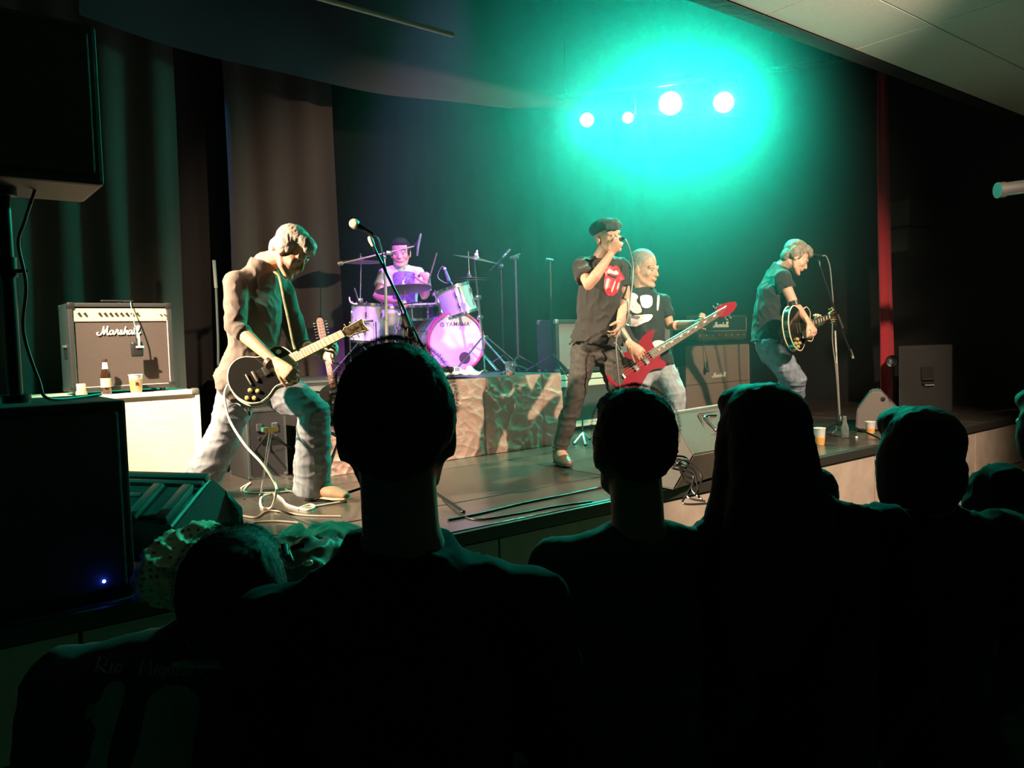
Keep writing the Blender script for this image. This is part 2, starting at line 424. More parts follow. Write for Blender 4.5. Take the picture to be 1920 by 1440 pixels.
def corner_caps(parent, lo, hi, m=BLACKP, s=.045):
    for sx in (0, 1):
        for sz in (0, 1):
            for sy in (0, 1):
                c = V((lo[0] if sx == 0 else hi[0], lo[1] if sy == 0 else hi[1], lo[2] if sz == 0 else hi[2]))
                d = V((1 if sx == 0 else -1, 1 if sy == 0 else -1, 1 if sz == 0 else -1))
                MB().box(c+d*(s/2-.004), (s, s, s), None, .012).build('corner_protector', m, parent, True)
def speaker_box(root, lo, hi, cloth, t=.03, panel=None, logo=None, body=BLACK, feet=True, bottom=.03, cap=BLACKP, lip=None):
    """cabinet open at the front (-y) with recessed cloth; panel=(z0,z1) control strip"""
    x0, y0, z0 = lo; x1, y1, z1 = hi
    if feet:
        for x in (x0+.07, x1-.07):
            for y in (y0+.06, y1-.06): MB().lathe((x, y, z0), [(0, .018), (.018, .02)], n=12).build('foot', BLACKP, root)
        z0 += .018
    b = MB()
    b.bb((x0, y0, z1-t), (x1, y1, z1), .006).bb((x0, y0, z0), (x1, y1, z0+t), .006)
    b.bb((x0, y0, z0+t-.004), (x0+t, y1, z1-t+.004), .004).bb((x1-t, y0, z0+t-.004), (x1, y1, z1-t+.004), .004)
    b.bb((x0+t-.004, y1-.02, z0+t-.004), (x1-t+.004, y1-.002, z1-t+.004))
    b.build('cabinet', body, root)
    zt = z1-t
    if panel: zt = panel[0]-.004
    MB().bb((x0+t, y0+.018, z0+t), (x1-t, y0+.034, zt)).build('speaker_cloth', cloth, root)
    pp = MB(); r = .004
    for q0, q1 in (((x0+t, z0+t), (x1-t, z0+t)), ((x1-t, z0+t), (x1-t, zt)), ((x1-t, zt), (x0+t, zt)), ((x0+t, zt), (x0+t, z0+t))):
        pp.tube([V((q0[0], y0+.014, q0[1])), V((q1[0], y0+.014, q1[1]))], r, n=6)
    pp.build('piping', lip or mat('pale_piping', (.45, .42, .36), .5), root)
    corner_caps(root, (x0, y0, z0), (x1, y1, z1), cap)
    if logo: script_logo(V((logo[0], y0+.013, logo[1])), logo[2], root)
# ------------------------------------------------------------------ the bright crate with the combo amp (left)
c0 = PY(374, 730, 5.62)
cx1, cz = c0.x, 1.625
crate = thing('wooden_crate', (cx1-.6, 5.9, 1.0), 'big pale plywood crate carrying the lit combo amplifier', 'crate')
ply = mat('pale_plywood', (.74, .60, .47), .55, bump=.4, scale=7, var=.1, stretch=(1, 1, 10))
MB().bb((cx1-1.3, 5.64, 1.03), (cx1-.004, 6.35, cz-.004), .004).build('body', ply, crate)
for lo, hi in (((cx1-.03, 5.62, 1.02), (cx1, 5.65, cz)), ((cx1-1.3, 5.62, cz-.03), (cx1, 5.65, cz)), ((cx1-1.3, 5.62, 1.02), (cx1, 5.65, 1.05)), ((cx1-1.3, 5.62, 1.02), (cx1-1.27, 5.65, cz)), ((cx1-.03, 6.33, 1.02), (cx1, 6.36, cz))):
    MB().bb(lo, hi, .004).build('edge_batten', mat('pale_batten', (.78, .68, .55), .5), crate)
for x in (cx1-1.27, cx1-.03):
    MB().box((x, 5.635, cz-.01), (.05, .05, .04), None, .012).build('corner_protector', mat('dull_steel', (.5, .48, .44), .4, .9), crate, True)
for x in (cx1-1.2, cx1-.1):
    for y in (5.72, 6.28): MB().box((x, y, 1.015), (.06, .06, .03), None, .006).build('foot', BLACKP, crate)
aL, aR = PY(131, 650, 5.78), PY(325, 650, 5.78)
combo = thing('combo_amplifier', (aL.x, 5.78, cz), 'black combo guitar amplifier with brightly lit gold control panel', 'amplifier')
zt = 2.225
speaker_box(combo, (aL.x, 5.78, cz), (aR.x, 6.14, zt), CLOTH_AMP, .028, (zt-.115, zt-.03), ((aL.x+aR.x)/2-.02, zt-.185, .27), lip=mat('amp_lip', (.5, .42, .36), .4))
pz0, pz1 = zt-.115, zt-.034
goldp = mat('brushed_gold_panel', (.95, .74, .42), .35, .35)
pn = MB().bb((aL.x+.03, 5.790, pz0), (aR.x-.03, 5.81, pz1), .002).build('control_panel', goldp, combo, label='gold control panel')
wdt = aR.x-aL.x-.06
for f in [.06, .12]+[.27+.057*i for i in range(8)]+[.92, .965]:
    x = aL.x+.03+wdt*f; r = .009 if f < .9 else .006
    MB().lathe((x, 5.790, (pz0+pz1)/2+.004), [(0, r), (.014, r*.85), (.016, r*.6)], V((0, -1, 0)), 12).build('knob', BLACKP if f < .9 else CREAM, pn, True)
MB().box(((aL.x+aR.x)/2, 5.9, zt+.02), (.2, .03, .012), None, .005).build('carry_handle', BLACKP, combo)
lx, ly = aL.x, 5.93      # side handle recess on the left side
sh = MB().bb((lx-.004, ly-.07, 1.86), (lx+.006, ly+.07, 1.96), .006).build('side_handle', BLACKP, combo)
MB().bb((lx-.012, ly-.06, 1.935), (lx-.002, ly+.06, 1.953), .003).build('handle_bar', mat('handle_grey', (.12, .12, .12), .3), sh)
# microphone hanging in front of the combo
p = P(258, 655, 1)
mp = PY(257, 655, 5.70)
hm = thing('hanging_microphone', mp, 'flat black microphone hanging in front of the lit amplifier cloth', 'microphone')
MB().box(mp, (.075, .03, .1), None, .014, 3).build('capsule', BLACKP, hm, True)
MB().box(mp+V((.01, -.022, .055)), (.012, .008, .075), None, .003).box(mp+V((.014, -.022, .015)), (.05, .008, .012), None, .003).box(mp+V((.006, -.022, .09)), (.018, .009, .03), None, .003).build('clip', WHITE, hm)
MB().tube(cat([mp+V((0, 0, .04)), mp+V((-.005, .005, .15)), V((mp.x-.008, 5.765, zt-.02)), V((mp.x-.01, 5.80, zt+.012)), V((mp.x-.05, 6.0, zt+.008))]), .004, n=6).build('cable', BLACKP, hm, True)
# bottle, cup, candle on crate
def cup(px, d_pt, h, r0, r1, level, label, beer, grp=None, clear=False):
    t = thing('plastic_cup', d_pt, label, 'cup', grp); c = V(d_pt)
    pl = mat('cloudy_plastic', (.88, .85, .82), .25, trans=.3) if not clear else mat('clear_plastic', (.9, .95, .95), .08, trans=.95)
    MB().lathe(c, [(0, r0), (h, r1), (h+.003, r1+.003), (h+.006, r1+.002), (h+.004, r1-.001), (.004, r0-.0025), (.0035, .002)], n=28).build('shell', pl, t, True)
    if level: MB().lathe(c+V((0, 0, .005)), [(0, r0+.0018), (h*level, r0+(r1-r0)*level+.0018)], n=24).build('drink', beer, t, True, label='beer in the cup')
    return t
AMBER = mat('amber_beer', (.95, .42, .10), .25, trans=.25)
RUST = mat('rusty_beer', (.62, .27, .13), .3, trans=.1)
q = PY(256, 737, 5.66+.03)
q = V((q.x, 5.69, cz)); tc = cup(0, q, .115, .033, .044, .72, 'cloudy plastic cup of brown beer on the pale crate', RUST)
MB().tube([q+V((-.012, -.0405, .055)), q+V((.008, -.0415, .056))], .004, n=6).tube([q+V((-.012, -.0408, .066)), q+V((.004, -.042, .067))], .004, n=6).build('printed_mark', BLACKP, tc)
q = PY(201, 737, 5.68); q = V((q.x, 5.70, cz))
bt = thing('beer_bottle', q, 'brown glass beer bottle standing before the lit amplifier', 'bottle')
MB().lathe(q, [(0, .028), (.004, .031), (.12, .031), (.15, .025), (.175, .0145), (.215, .0125), (.216, .0145), (.225, .0145), (.226, .004)], n=24).build('glass', mat('brown_glass', (.03, .012, .006), .12, coat=.5), bt, True)
MB().lathe(q+V((0, 0, .045)), [(0, .0315), (0, .0318), (.06, .0318), (.06, .0315)], n=24).build('paper_label', mat('label_tan', (.62, .42, .30), .5), bt, True)
MB().lathe(q+V((0, 0, .165)), [(0, .019), (.005, .0182), (.042, .0140), (.043, .0136)], n=24).build('neck_label', WHITE, bt, True)
MB().lathe(q+V((0, 0, .215)), [(0, .0150), (.014, .0150), (.016, .006)], n=20).build('cap', mat('cap_dark', (.05, .02, .015), .4), bt, True)
q = PY(154, 738, 5.68); q = V((q.x, 5.70, cz))
cd = thing('candle_jar', q, 'small yellow-white candle jar at the lit amplifier corner', 'candle')
MB().lathe(q, [(0, .032), (.012, .035), (.03, .032), (.032, .02)], n=20).build('saucer', mat('saucer_tan', (.35, .28, .22), .4), cd, True)
MB().lathe(q+V((0, 0, .03)), [(0, .026), (.042, .028), (.046, .027), (.046, .01)], n=20).build('glass_jar', mat('yellow_wax', (.95, .80, .35), .4), cd, True)
# ------------------------------------------------------------------ drum riser with crumpled cloth
RY = 5.04; RZ = 1.612
rx0, rx1 = PY(612, 760, RY).x, PY(1052, 760, RY).x
ris = thing('drum_riser', ((rx0+rx1)/2, RY, 1.0), 'low drum riser skirted with crumpled taupe cloth', 'riser')
MB().bb((rx0+.03, RY+.03, 1.005), (rx1-.03, 7.9, RZ-.03)).build('frame', mat('riser_frame_black', (.012, .012, .012), .8), ris)
for i in range(3):
    xa = rx0+(rx1-rx0)*i/3; xb = rx0+(rx1-rx0)*(i+1)/3
    for j in range(2):
        MB().bb((xa+.004, RY+.02+1.43*j, RZ-.03), (xb-.004, RY+.02+1.43*(j+1)-.008, RZ-.001), .003).build('deck_panel', mat('riser_deck', (.05, .055, .05), .4, bump=.4, scale=14, var=.3), ris)
def skirt():
    b = bmesh.new(); nx, nz = 300, 110
    g = []
    def h(x, z):
        u = (x-rx0); q = V((u*2.2, z*3.2, 4.0))
        d = 0
        for k, (fx, fz, a) in enumerate(((3.5, 4.5, .016), (8.0, 8, .011), (-7, 12, .008), (14, 19, .005))):
            s_ = noise.noise(V((u*1.6+k*7, z*2.6, k*3.3)))
            r = 1-abs(noise.noise(V((u*fx+s_*1.2, z*fz+u*1.2*(1 if k != 1 else -1)+s_*1.5, k*5.1))))*2.6
            d += a*.65*max(r, 0)**1.6
        for sx in (.28, .62, .9):
            dd = abs(u-(rx1-rx0)*sx); d -= .012*math.exp(-(dd/.012)**2)
        return d
    for side in (0, 1):
        gg = []
        for i in range(nx+1):
            x = rx0+(rx1-rx0)*i/nx; r = []
            for k in range(nz+1):
                z = 1.004+(RZ-1.006)*k/nz; t = 1-k/nz
                y = RY-.004-h(x, z)*(.25+.75*min(1, t*4)) - .012*t + .005*side
                if k == nz: z += .004*noise.noise(V((x*14, 0, 0)))
                r.append(b.verts.new((x, y, z)))
            gg.append(r)
        g.append(gg)
    for s_, gg in enumerate(g):
        for i in range(nx):
            for k in range(nz):
                f = (gg[i][k], gg[i+1][k], gg[i+1][k+1], gg[i][k+1]); b.faces.new(f if s_ == 0 else f[::-1])
        if s_ == 1: pass
    q = MB(); q.b.free(); q.b = b
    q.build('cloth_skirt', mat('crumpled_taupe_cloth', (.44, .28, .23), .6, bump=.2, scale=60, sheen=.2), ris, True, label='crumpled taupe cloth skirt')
skirt()
# set-list case, white towel and cup on riser edge
tz = RZ
a = P(868, 700, 6.45); a = PY(870, 701, 5.35)
tw = thing('white_towel', (a.x, 5.3, tz), 'white towel lying under the front of the bass drum', 'towel')
b = MB(); nx, ny = 24, 10; gr = []
xa, xb = PY(812, 700, 5.15).x, PY(905, 698, 5.15).x
for s_ in (0, 1):
    g = []
    for i in range(nx+1):
        r = []
        for j in range(ny+1):
            x = xa+(xb-xa)*i/nx; y = 5.08+.62*j/ny
            z = tz+.008+.03*noise.noise(V((x*9, y*9, 1)))**2*4+.014*s_ + (.03 if j < 9 else 0)*(.5+.5*noise.noise(V((x*5, y*4, 3))))
            r.append(b.b.verts.new((x+.01*noise.noise(V((y*20, 0, i))), y, z)))
        g.append(r)
    gr.append(g)
for s_, g in enumerate(gr):
    for i in range(nx):
        for j in range(ny):
            f = (g[i][j], g[i+1][j], g[i+1][j+1], g[i][j+1]); b.b.faces.new(f[::-1] if s_ == 0 else f)
for i in range(nx):
    b.b.faces.new((gr[0][i][0], gr[0][i+1][0], gr[1][i+1][0], gr[1][i][0])); b.b.faces.new((gr[0][i][ny], gr[0][i+1][ny], gr[1][i+1][ny], gr[1][i][ny]))
for j in range(ny):
    b.b.faces.new((gr[0][0][j], gr[0][0][j+1], gr[1][0][j+1], gr[1][0][j])); b.b.faces.new((gr[0][nx][j], gr[0][nx][j+1], gr[1][nx][j+1], gr[1][nx][j]))
b.build('cloth', mat('white_terry', (.85, .85, .88), .9, bump=.6, scale=90), tw, True)
a = PY(836, 706, 5.12)
bx = thing('small_box', (a.x, 5.12, tz+.05), 'small black and white carton on the white towel', 'box')
MB().box((a.x, 5.12, tz+.075), (.1, .05, .045), None, .004).build('carton', BLACKP, bx)
MB().box((a.x+.085, 5.11, tz+.075), (.05, .05, .035), None, .004).build('charger', mat('lilac_plastic', (.5, .42, .7), .4), bx)
a = PY(957, 692, 5.2)
cup(0, (a.x, 5.2, tz), .105, .036, .046, .12, 'clear plastic cup with a red drop on the riser edge', mat('red_drop', (.5, .06, .05), .3), None, True)
# ------------------------------------------------------------------ right-hand amps
hx0, hx1 = PY(1284, 700, 7.05-.0).x, PY(1411, 700, 7.05).x
def big_cab():
    y = 5.95
    x0, x1 = PY(1283, 705, y).x, PY(1409, 705, y).x
    z1 = PY(1345, 642, y).z
    cab = thing('speaker_cabinet', (x0, y, 1.0), 'tall tan-fronted speaker cabinet under the amplifier head at right', 'speaker')
    speaker_box(cab, (x0, y, 1.0), (x1, y+.36, z1), CLOTH_TAN, .03, None, (PY(1350, 703, y).x, PY(1350, 703, y).z, .27))
    zz = PY(1340, 718, y).z
    MB().bb((x0+.032, y+.010, zz-.004), (x1-.032, y+.018, zz+.004)).build('seam_batten', mat('seam_brown', (.12, .08, .06), .8), cab)
    hz = PY(1345, 589, y).z
    hx_0, hx_1 = x0+.02, x1-.06
    hd = thing('amplifier_head', (x0, y, z1), 'black amplifier head with a small red light on the tan cabinet', 'amplifier')
    b = MB(); t = .022
    for x in (hx_0+.05, hx_1-.05):
        for yy in (y+.05, y+.2): MB().lathe((x, yy, z1), [(0, .014), (.014, .015)], n=10).build('foot', BLACKP, hd)
    zb = z1+.014
    b.bb((hx_0, y, hz-t), (hx_1, y+.24, hz), .005).bb((hx_0, y, zb), (hx_1, y+.24, zb+t), .005).bb((hx_0, y, zb+t-.003), (hx_0+t, y+.24, hz-t+.003)).bb((hx_1-t, y, zb+t-.003), (hx_1, y+.24, hz-t+.003)).bb((hx_0+.01, y+.06, zb+.01), (hx_1-.01, y+.235, hz-.01))
    b.build('cabinet', BLACK, hd)
    zp = zb+t+(hz-zb)*.30
    pn = MB().bb((hx_0+t, y+.006, zb+t), (hx_1-t, y+.03, zp), .002).build('control_panel', mat('dark_brown_panel', (.11, .075, .05), .4, .3), hd)
    for i in range(9):
        xx = hx_0+.16+(hx_1-hx_0-.24)*i/8
        MB().lathe((xx, y+.006, (zb+t+zp)/2), [(0, .009), (.012, .008)], V((0, -1, 0)), 12).build('knob', mat('grey_knob', (.3, .28, .25), .4), pn, True)
    MB().ell((hx_0+.05, y+.0, (zb+t+zp)/2), .0085).build('pilot_light', mat('red_led', (1, .1, .1), .4, emit=(1, .06, .06), es=7), pn, True, label='glowing red pilot light')
    MB().bb((hx_0+t, y+.010, zp+.004), (hx_1-t, y+.03, hz-t)).build('grille_cloth', mat('dark_green_cloth', (.025, .028, .026), .9, bump=.8, scale=220), hd)
    pp = MB()
    for q0, q1 in (((hx_0+t, zp+.004), (hx_1-t, zp+.004)), ((hx_1-t, zp+.004), (hx_1-t, hz-t)), ((hx_1-t, hz-t), (hx_0+t, hz-t)), ((hx_0+t, hz-t), (hx_0+t, zp+.004))):
        pp.tube([V((q0[0], y+.008, q0[1])), V((q1[0], y+.008, q1[1]))], .003, n=6)
    pp.build('piping', mat('pale_piping', (.45, .42, .36), .5), hd)
    script_logo(V((PY(1352, 609, y).x, y+.002, PY(1352, 609, y).z)), .30, hd, .0055)
    corner_caps(hd, (hx_0, y, zb), (hx_1, y+.24, hz))
    MB().box(((hx_0+hx_1)/2, y+.1, hz+.018), (.22, .03, .012), None, .005).build('carry_handle', BLACKP, hd)
    # mic hanging in front of cab
    q = PY(1326, 690, y-.05)
    hm = thing('hanging_microphone', q, 'dark microphone dangling by its cable before the tan cabinet', 'microphone')
    MB().lathe(q+V((0, 0, -.05)), [(0, .012), (.01, .024), (.04, .026), (.05, .02), (.052, .014), (.13, .011), (.132, .006)], n=16).build('body', BLACKP, hm, True)
    MB().tube(cat([q+V((0, 0, .08)), q+V((-.012, .004, .16)), V((q.x-.01, y-.01, z1+.0)), V((q.x-.05, y-.012, z1+.05))]), .004, n=6).build('cable', BLACKP, hm, True)
    # two loose cables down the right side of the cab
    q0 = PY(1386, 650, y-.012); q1 = PY(1394, 735, y-.012)
    tag(MB().tube(cat([V((q0.x+.04, y-.008, z1+.01)), q0, q1+V((-.05, 0, .1)), q1, q1+V((.05, 0, -.12)), V((q1.x+.1, y-.04, 1.012))]), .0045, n=6).build('speaker_cable', BLACKP, None, True), 'black cable looping down the front of the tan cabinet', 'cable')
big_cab()
def middle_amp():
    y = 5.62
    x0 = PY(1043, 650, y).x; x1 = PY(1262, 650, y).x
    z0 = PY(1100, 699, y).z; z1 = PY(1060, 599, y).z
    case = thing('flight_case', (x0, y, 1.0), 'long black case with bright white edges behind the singer', 'case')
    xe = PY(1272, 700, y).x
    case_m = mat('brown_case_board', (.075, .06, .052), .7, bump=.2, scale=30)
    MB().bb((x0+.02, y+.006, 1.1), (xe-.02, y+.5, z0-.015), .005).build('body', case_m, case)
    wt = mat('white_edging', (.82, .74, .62), .4)
    for za, zb in ((z0-.055, z0-.005), (z0-.125, z0-.066)):
        MB().bb((x0, y-.004, za), (xe, y+.51, zb), .004).build('edge_strip', wt, case)
    MB().bb((x0, y-.004, 1.045), (xe, y+.51, 1.10), .004).build('edge_strip', wt, case)
    for x in (x0+.08, xe-.08):
        for yy in (y+.07, y+.44):
            MB().tube([V((x-.015, yy, 1.024)), V((x+.015, yy, 1.024))], .0235, n=14).build('wheel', BLACKP, case)
    for f in (.12, .5, .85):
        MB().box((x0+(xe-x0)*f, y-.006, z0-.1), (.05, .012, .06), None, .003).build('latch', mat('dull_steel', (.5, .48, .44), .4, .9), case)
    z0 -= .005
    am = thing('bass_amplifier', (x0, y, z0), 'wide grey-clothed amplifier cabinet standing on the white-edged case', 'amplifier')
    speaker_box(am, (x0, y, z0), (x1, y+.28, z1), CLOTH_GREY, .04, None, None, body=mat('mottled_vinyl', (.03, .027, .026), .5, bump=.5, scale=160), cap=mat('dull_steel', (.5, .48, .44), .4, .9))
middle_amp()
# dark cabinet beyond / behind guitarist, low case
a, b_ = PY(556, 760, 5.95), PY(640, 760, 5.95)
def plain_case(name, label, lo, hi, cat_='case', m=BLACK, latch=True):
    t = thing(name, lo, label, cat_)
    MB().bb(lo, hi, .008).build('body', m, t)
    lo, hi = V(lo), V(hi); r = .012
    al = mat('dark_aluminium', (.16, .18, .18), .35, .8)
    e = MB()
    for z in (lo.z, hi.z):
        e.bb((lo.x-.002, lo.y-.003, z-r if z > lo.z else z+.001), (hi.x+.002, lo.y+r, z+.002 if z > lo.z else z+r))
    for x in (lo.x, hi.x): e.bb((x-.002 if x == lo.x else x-r, lo.y-.003, lo.z+.002), (x+r if x == lo.x else x+.002, lo.y+r, hi.z))
    e.build('edge_profile', al, t)
    corner_caps(t, lo, hi, al, .035)
    if latch:
        for f in (.3, .7): MB().box((lo.x+(hi.x-lo.x)*f, lo.y-.006, lo.z+(hi.z-lo.z)*.75), (.04, .012, .05), None, .003).build('latch', al, t)
        MB().box(((lo.x+hi.x)/2, lo.y-.014, lo.z+(hi.z-lo.z)*.6), (.14, .02, .022), None, .006).build('handle', BLACKP, t)
    return t
zz = PY(600, 714, 5.35).z
plain_case('equipment_case', 'dark upright equipment case behind the spare guitar', (PY(563, 760, 5.35).x, 5.35, 1.0), (PY(563, 760, 5.35).x+.4, 5.75, zz))
zz = PY(500, 768, 5.3).z
plain_case('low_case', 'low black case seen between the grey-haired guitarist\'s legs', (PY(462, 768, 5.3).x, 5.3, 1.0), (PY(534, 768, 5.3).x, 5.7, zz))
# ------------------------------------------------------------------ PA left: sub, pole, top box
r0 = FZ(254, 1112, 1.0)
sx1 = r0.x; sy = YF+.03
ztop = PY(240, 750, sy).z
sub = thing('subwoofer', (sx1-.6, sy, 1.0), 'large black subwoofer at the left stage corner with a blue light', 'speaker')
hole = MB().bb((sx1-.98, sy+.02, 1.0), (sx1, sy+.62, ztop), .012).build('cabinet', BLACK, sub)
MB().bb((sx1-.95, sy+.002, 1.04), (sx1-.03, sy+.024, ztop-.04), .008).build('grille', mat('steel_grille', (.022, .02, .018), .6, .3, bump=1, scale=400), sub)
a = PY(195, 1090, sy)
MB().ell((a.x, sy-.001, a.z), .006).build('indicator_light', mat('blue_led', (.1, .2, 1), .4, emit=(.03, .08, 1), es=45), sub, True, label='glowing blue indicator')
for x in (sx1-.9, sx1-.08):
    for yy in (sy+.08, sy+.55): MB().lathe((x, yy, .985), [(0, .02), (.018, .02)], n=10)
pb = PY(30, 748, sy+.3)
pole = thing('speaker_pole', (pb.x, sy+.3, ztop), 'black pole with a cable standing on the left subwoofer', 'pole')
MB().tube([V((pb.x, sy+.3, ztop)), V((pb.x, sy+.3, 2.62))], .024, n=16).build('tube', STANDB, pole, True)
MB().tube([V((pb.x, sy+.3, ztop)), V((pb.x, sy+.3, ztop+.03))], .05, n=16).build('flange', STANDB, pole, True)
MB().tube([V((pb.x, sy+.3, 2.18)), V((pb.x, sy+.3, 2.25))], .032, n=16).box((pb.x+.04, sy+.28, 2.2), (.04, .015, .015), None, .004).build('clamp', STANDB, pole, True)
zb2 = 2.47
tc = PY(95, 200, sy+.12)
t0, t1 = PY(-110, 200, sy+.1).x, PY(188, 200, sy+.1).x
zlo = PY(100, 340, sy+.1).z; zhi = PY(180, 46, sy+.1).z
top = thing('loudspeaker', (pb.x, sy+.3, zlo), 'large black loudspeaker hanging dark in the top left corner', 'speaker')
MB().bb((t0, sy+.1, zlo), (t1, sy+.5, zhi), .015).build('cabinet', BLACK, top)
MB().bb((t0+.03, sy+.085, zlo+.04), (t1-.03, sy+.104, zhi-.04), .006).build('grille', mat('steel_grille', (.022, .02, .018), .6, .3), top)
MB().tube([V((pb.x, sy+.3, zlo-.03)), V((pb.x, sy+.3, zlo+.01))], .045, n=16).build('pole_socket', BLACKP, top, True)
MB().tube(cat([V((pb.x+.12, sy+.32, zlo+.05)), V((pb.x+.06, sy+.27, zlo-.12)), V((pb.x+.035, sy+.27, 2.3)), V((pb.x+.05, sy+.26, 2.15)), V((pb.x+.034, sy+.27, 1.98)), V((pb.x+.07, sy+.25, 1.8)), V((pb.x+.10, sy+.22, ztop+.01)), V((pb.x+.3, sy+.4, ztop+.008))]), .006, n=8).build('cable', BLACKP, pole, True)
# ------------------------------------------------------------------ PA right
D8 = 8.35
y = 4.12
def pz0(p, z): return V((p.x, p.y, z))
fA, fB = P(1685, 650, D8), P(1786, 645, D8)
sr = thing('subwoofer', pz0(fA, 1.0), 'dark grey speaker box with a recessed handle beside the red curtain', 'speaker')
gv = mat('dark_grey_vinyl', (.007, .0075, .007), .7, bump=.6, scale=160)
dv_ = V((fB.x-CAM.x+fA.x, fB.y+fA.y, 0)).normalized()
wv = V((fB.x-fA.x, fB.y-fA.y, 0)).normalized()
Rr_ = basis(wv, dv_, UP, V((0, 0, 0))).to_3x3(); zt_ = (fA.z+fB.z)/2; wd = (V((fB.x-fA.x, fB.y-fA.y, 0))).length
cc_ = V(((fA.x+fB.x)/2, (fA.y+fB.y)/2, (1.0+zt_)/2))
MB().box(cc_+dv_*.26, (wd, .52, zt_-1.0), Rr_, .012).build('cabinet', gv, sr)
for px, py, h in ((1739, 700, .14), (1741, 718, .035)):
    MB().box(P(px, py, D8)-dv_*.002, (.13, .012, h), Rr_, .003).build('handle_recess', mat('recess_black', (.004, .004, .004), .9), sr)
MB().box(P(1741, 711, D8)-dv_*.008, (.13, .014, .018), Rr_, .004).build('handle_bar', gv, sr)
MB().box(P(1743, 722, D8)-dv_*.008, (.10, .012, .014), Rr_, .004).build('handle_lip', mat('handle_worn', (.2, .2, .19), .4), sr)
la = thing('line_array', PY(1738, 420, 4.4), 'two pale grey hung loudspeakers high on the right wall', 'speaker')
gm = mat('grey_speaker_paint', (.035, .045, .042), .6, bump=.4, scale=90)
for k, (pa, pb_, pc, pd) in enumerate((((1705, 373), (1768, 364), (1766, 424), (1705, 421)), ((1705, 426), (1763, 428), (1756, 478), (1700, 470)))):
    b = MB(); yv = 4.4
    f = [PY(px, py, yv) for px, py in (pa, pb_, pc, pd)]; bk = [p+V((.06, .35, 0)) for p in f]
    vs_ = [b.b.verts.new(p) for p in f+bk]
    for q in ((0, 1, 2, 3), (7, 6, 5, 4), (0, 4, 5, 1), (1, 5, 6, 2), (2, 6, 7, 3), (3, 7, 4, 0)): b.b.faces.new([vs_[i] for i in q])
    bmesh.ops.bevel(b.b, geom=b.b.edges[:], offset=.008, segments=2, affect='EDGES')
    b.build('speaker_module', gm, la)
q = PY(1766, 423, 4.37)
MB().box(q+V((0, -.01, 0)), (.06, .02, .025), None, .004).build('linkage', mat('dull_steel', (.5, .48, .44), .4, .9), la)
MB().tube([PY(1740, 368, 4.5), V((PY(1740, 368, 4.5).x, 4.5, 5.6))], .008, n=6).build('hanging_cable', STANDB, la)
q = PY(1671, 675, 4.3); q = P(1673, 676, 8.6)
fl_ = thing('small_spotlight', q, 'small round spotlight peeking out left of the dark speaker box', 'lamp')
MB().lathe(q+V((.1, .05, 0)), [(0, .03), (.03, .06), (.10, .064), (.125, .058), (.12, .05)], V((-1, -.45, -.1)), 24).build('housing', BLACKP, fl_, True)
MB().lathe(q+V((.1, .05, 0))+V((-1, -.45, -.1)).normalized()*.10, [(0, .052), (.012, .046), (.022, .02)], V((-1, -.45, -.1)), 24).build('lens', mat('lens_glass', (.35, .4, .45), .08, .6), fl_, True)
MB().tube([q+V((.1, .05, 0)), V((q.x+.1, q.y+.05, 1.0))], .014, n=8).lathe((q.x+.1, q.y+.05, 1.0), [(0, .12), (.015, .12), (.02, .02)], n=16).build('stand', STANDB, fl_)
# ------------------------------------------------------------------ wedge monitors
def wedge(name, origin, wdt, dpt, hgt, yaw, label, m, handle_side=None, prof=None, kind='side'):
    """local: x = width, y = depth (grille leans towards +y), z up"""
    t = thing(name, origin, label, 'monitor speaker')
    R = Matrix.Rotation(yaw, 4, 'Z'); M = Matrix.Translation(origin) @ R
    pr = prof or [(0, 0), (dpt, 0), (dpt*1.0, hgt*.25), (dpt*.55, hgt), (dpt*.2, hgt), (0, hgt*.72)]
    b = bmesh.new()
    A = [b.verts.new(V((-wdt/2, y_, z_))) for y_, z_ in pr]; B = [b.verts.new(V((wdt/2, y_, z_))) for y_, z_ in pr]
    n = len(pr)
    b.faces.new(A); b.faces.new(B[::-1])
    for k in range(n): b.faces.new((A[k], A[(k+1) % n], B[(k+1) % n], B[k]))
    bmesh.ops.recalc_face_normals(b, faces=b.faces[:])
    bmesh.ops.bevel(b, geom=b.edges[:], offset=.012, segments=2, affect='EDGES')
    b.transform(M); q = MB(); q.merge(b); q.build('cabinet', m, t, True)
    # grille on the slanted face
    y0_, z0_ = pr[2]; y1_, z1_ = pr[3]; dv = V((0, y1_-y0_, z1_-z0_)); L = dv.length; dv.normalize(); nv = V((0, dv.z, -dv.y))
    g = MB(); c = V((0, (y0_+y1_)/2, (z0_+z1_)/2))+nv*.004
    rot = basis(V((1, 0, 0)), dv, nv, V((0, 0, 0))).to_3x3()
    g.box(c, (wdt-.05, L-.05, .014), rot, .004); g.b.transform(M); g.build('grille', mat('steel_grille', (.022, .02, .018), .6, .3), t)
    return t, M
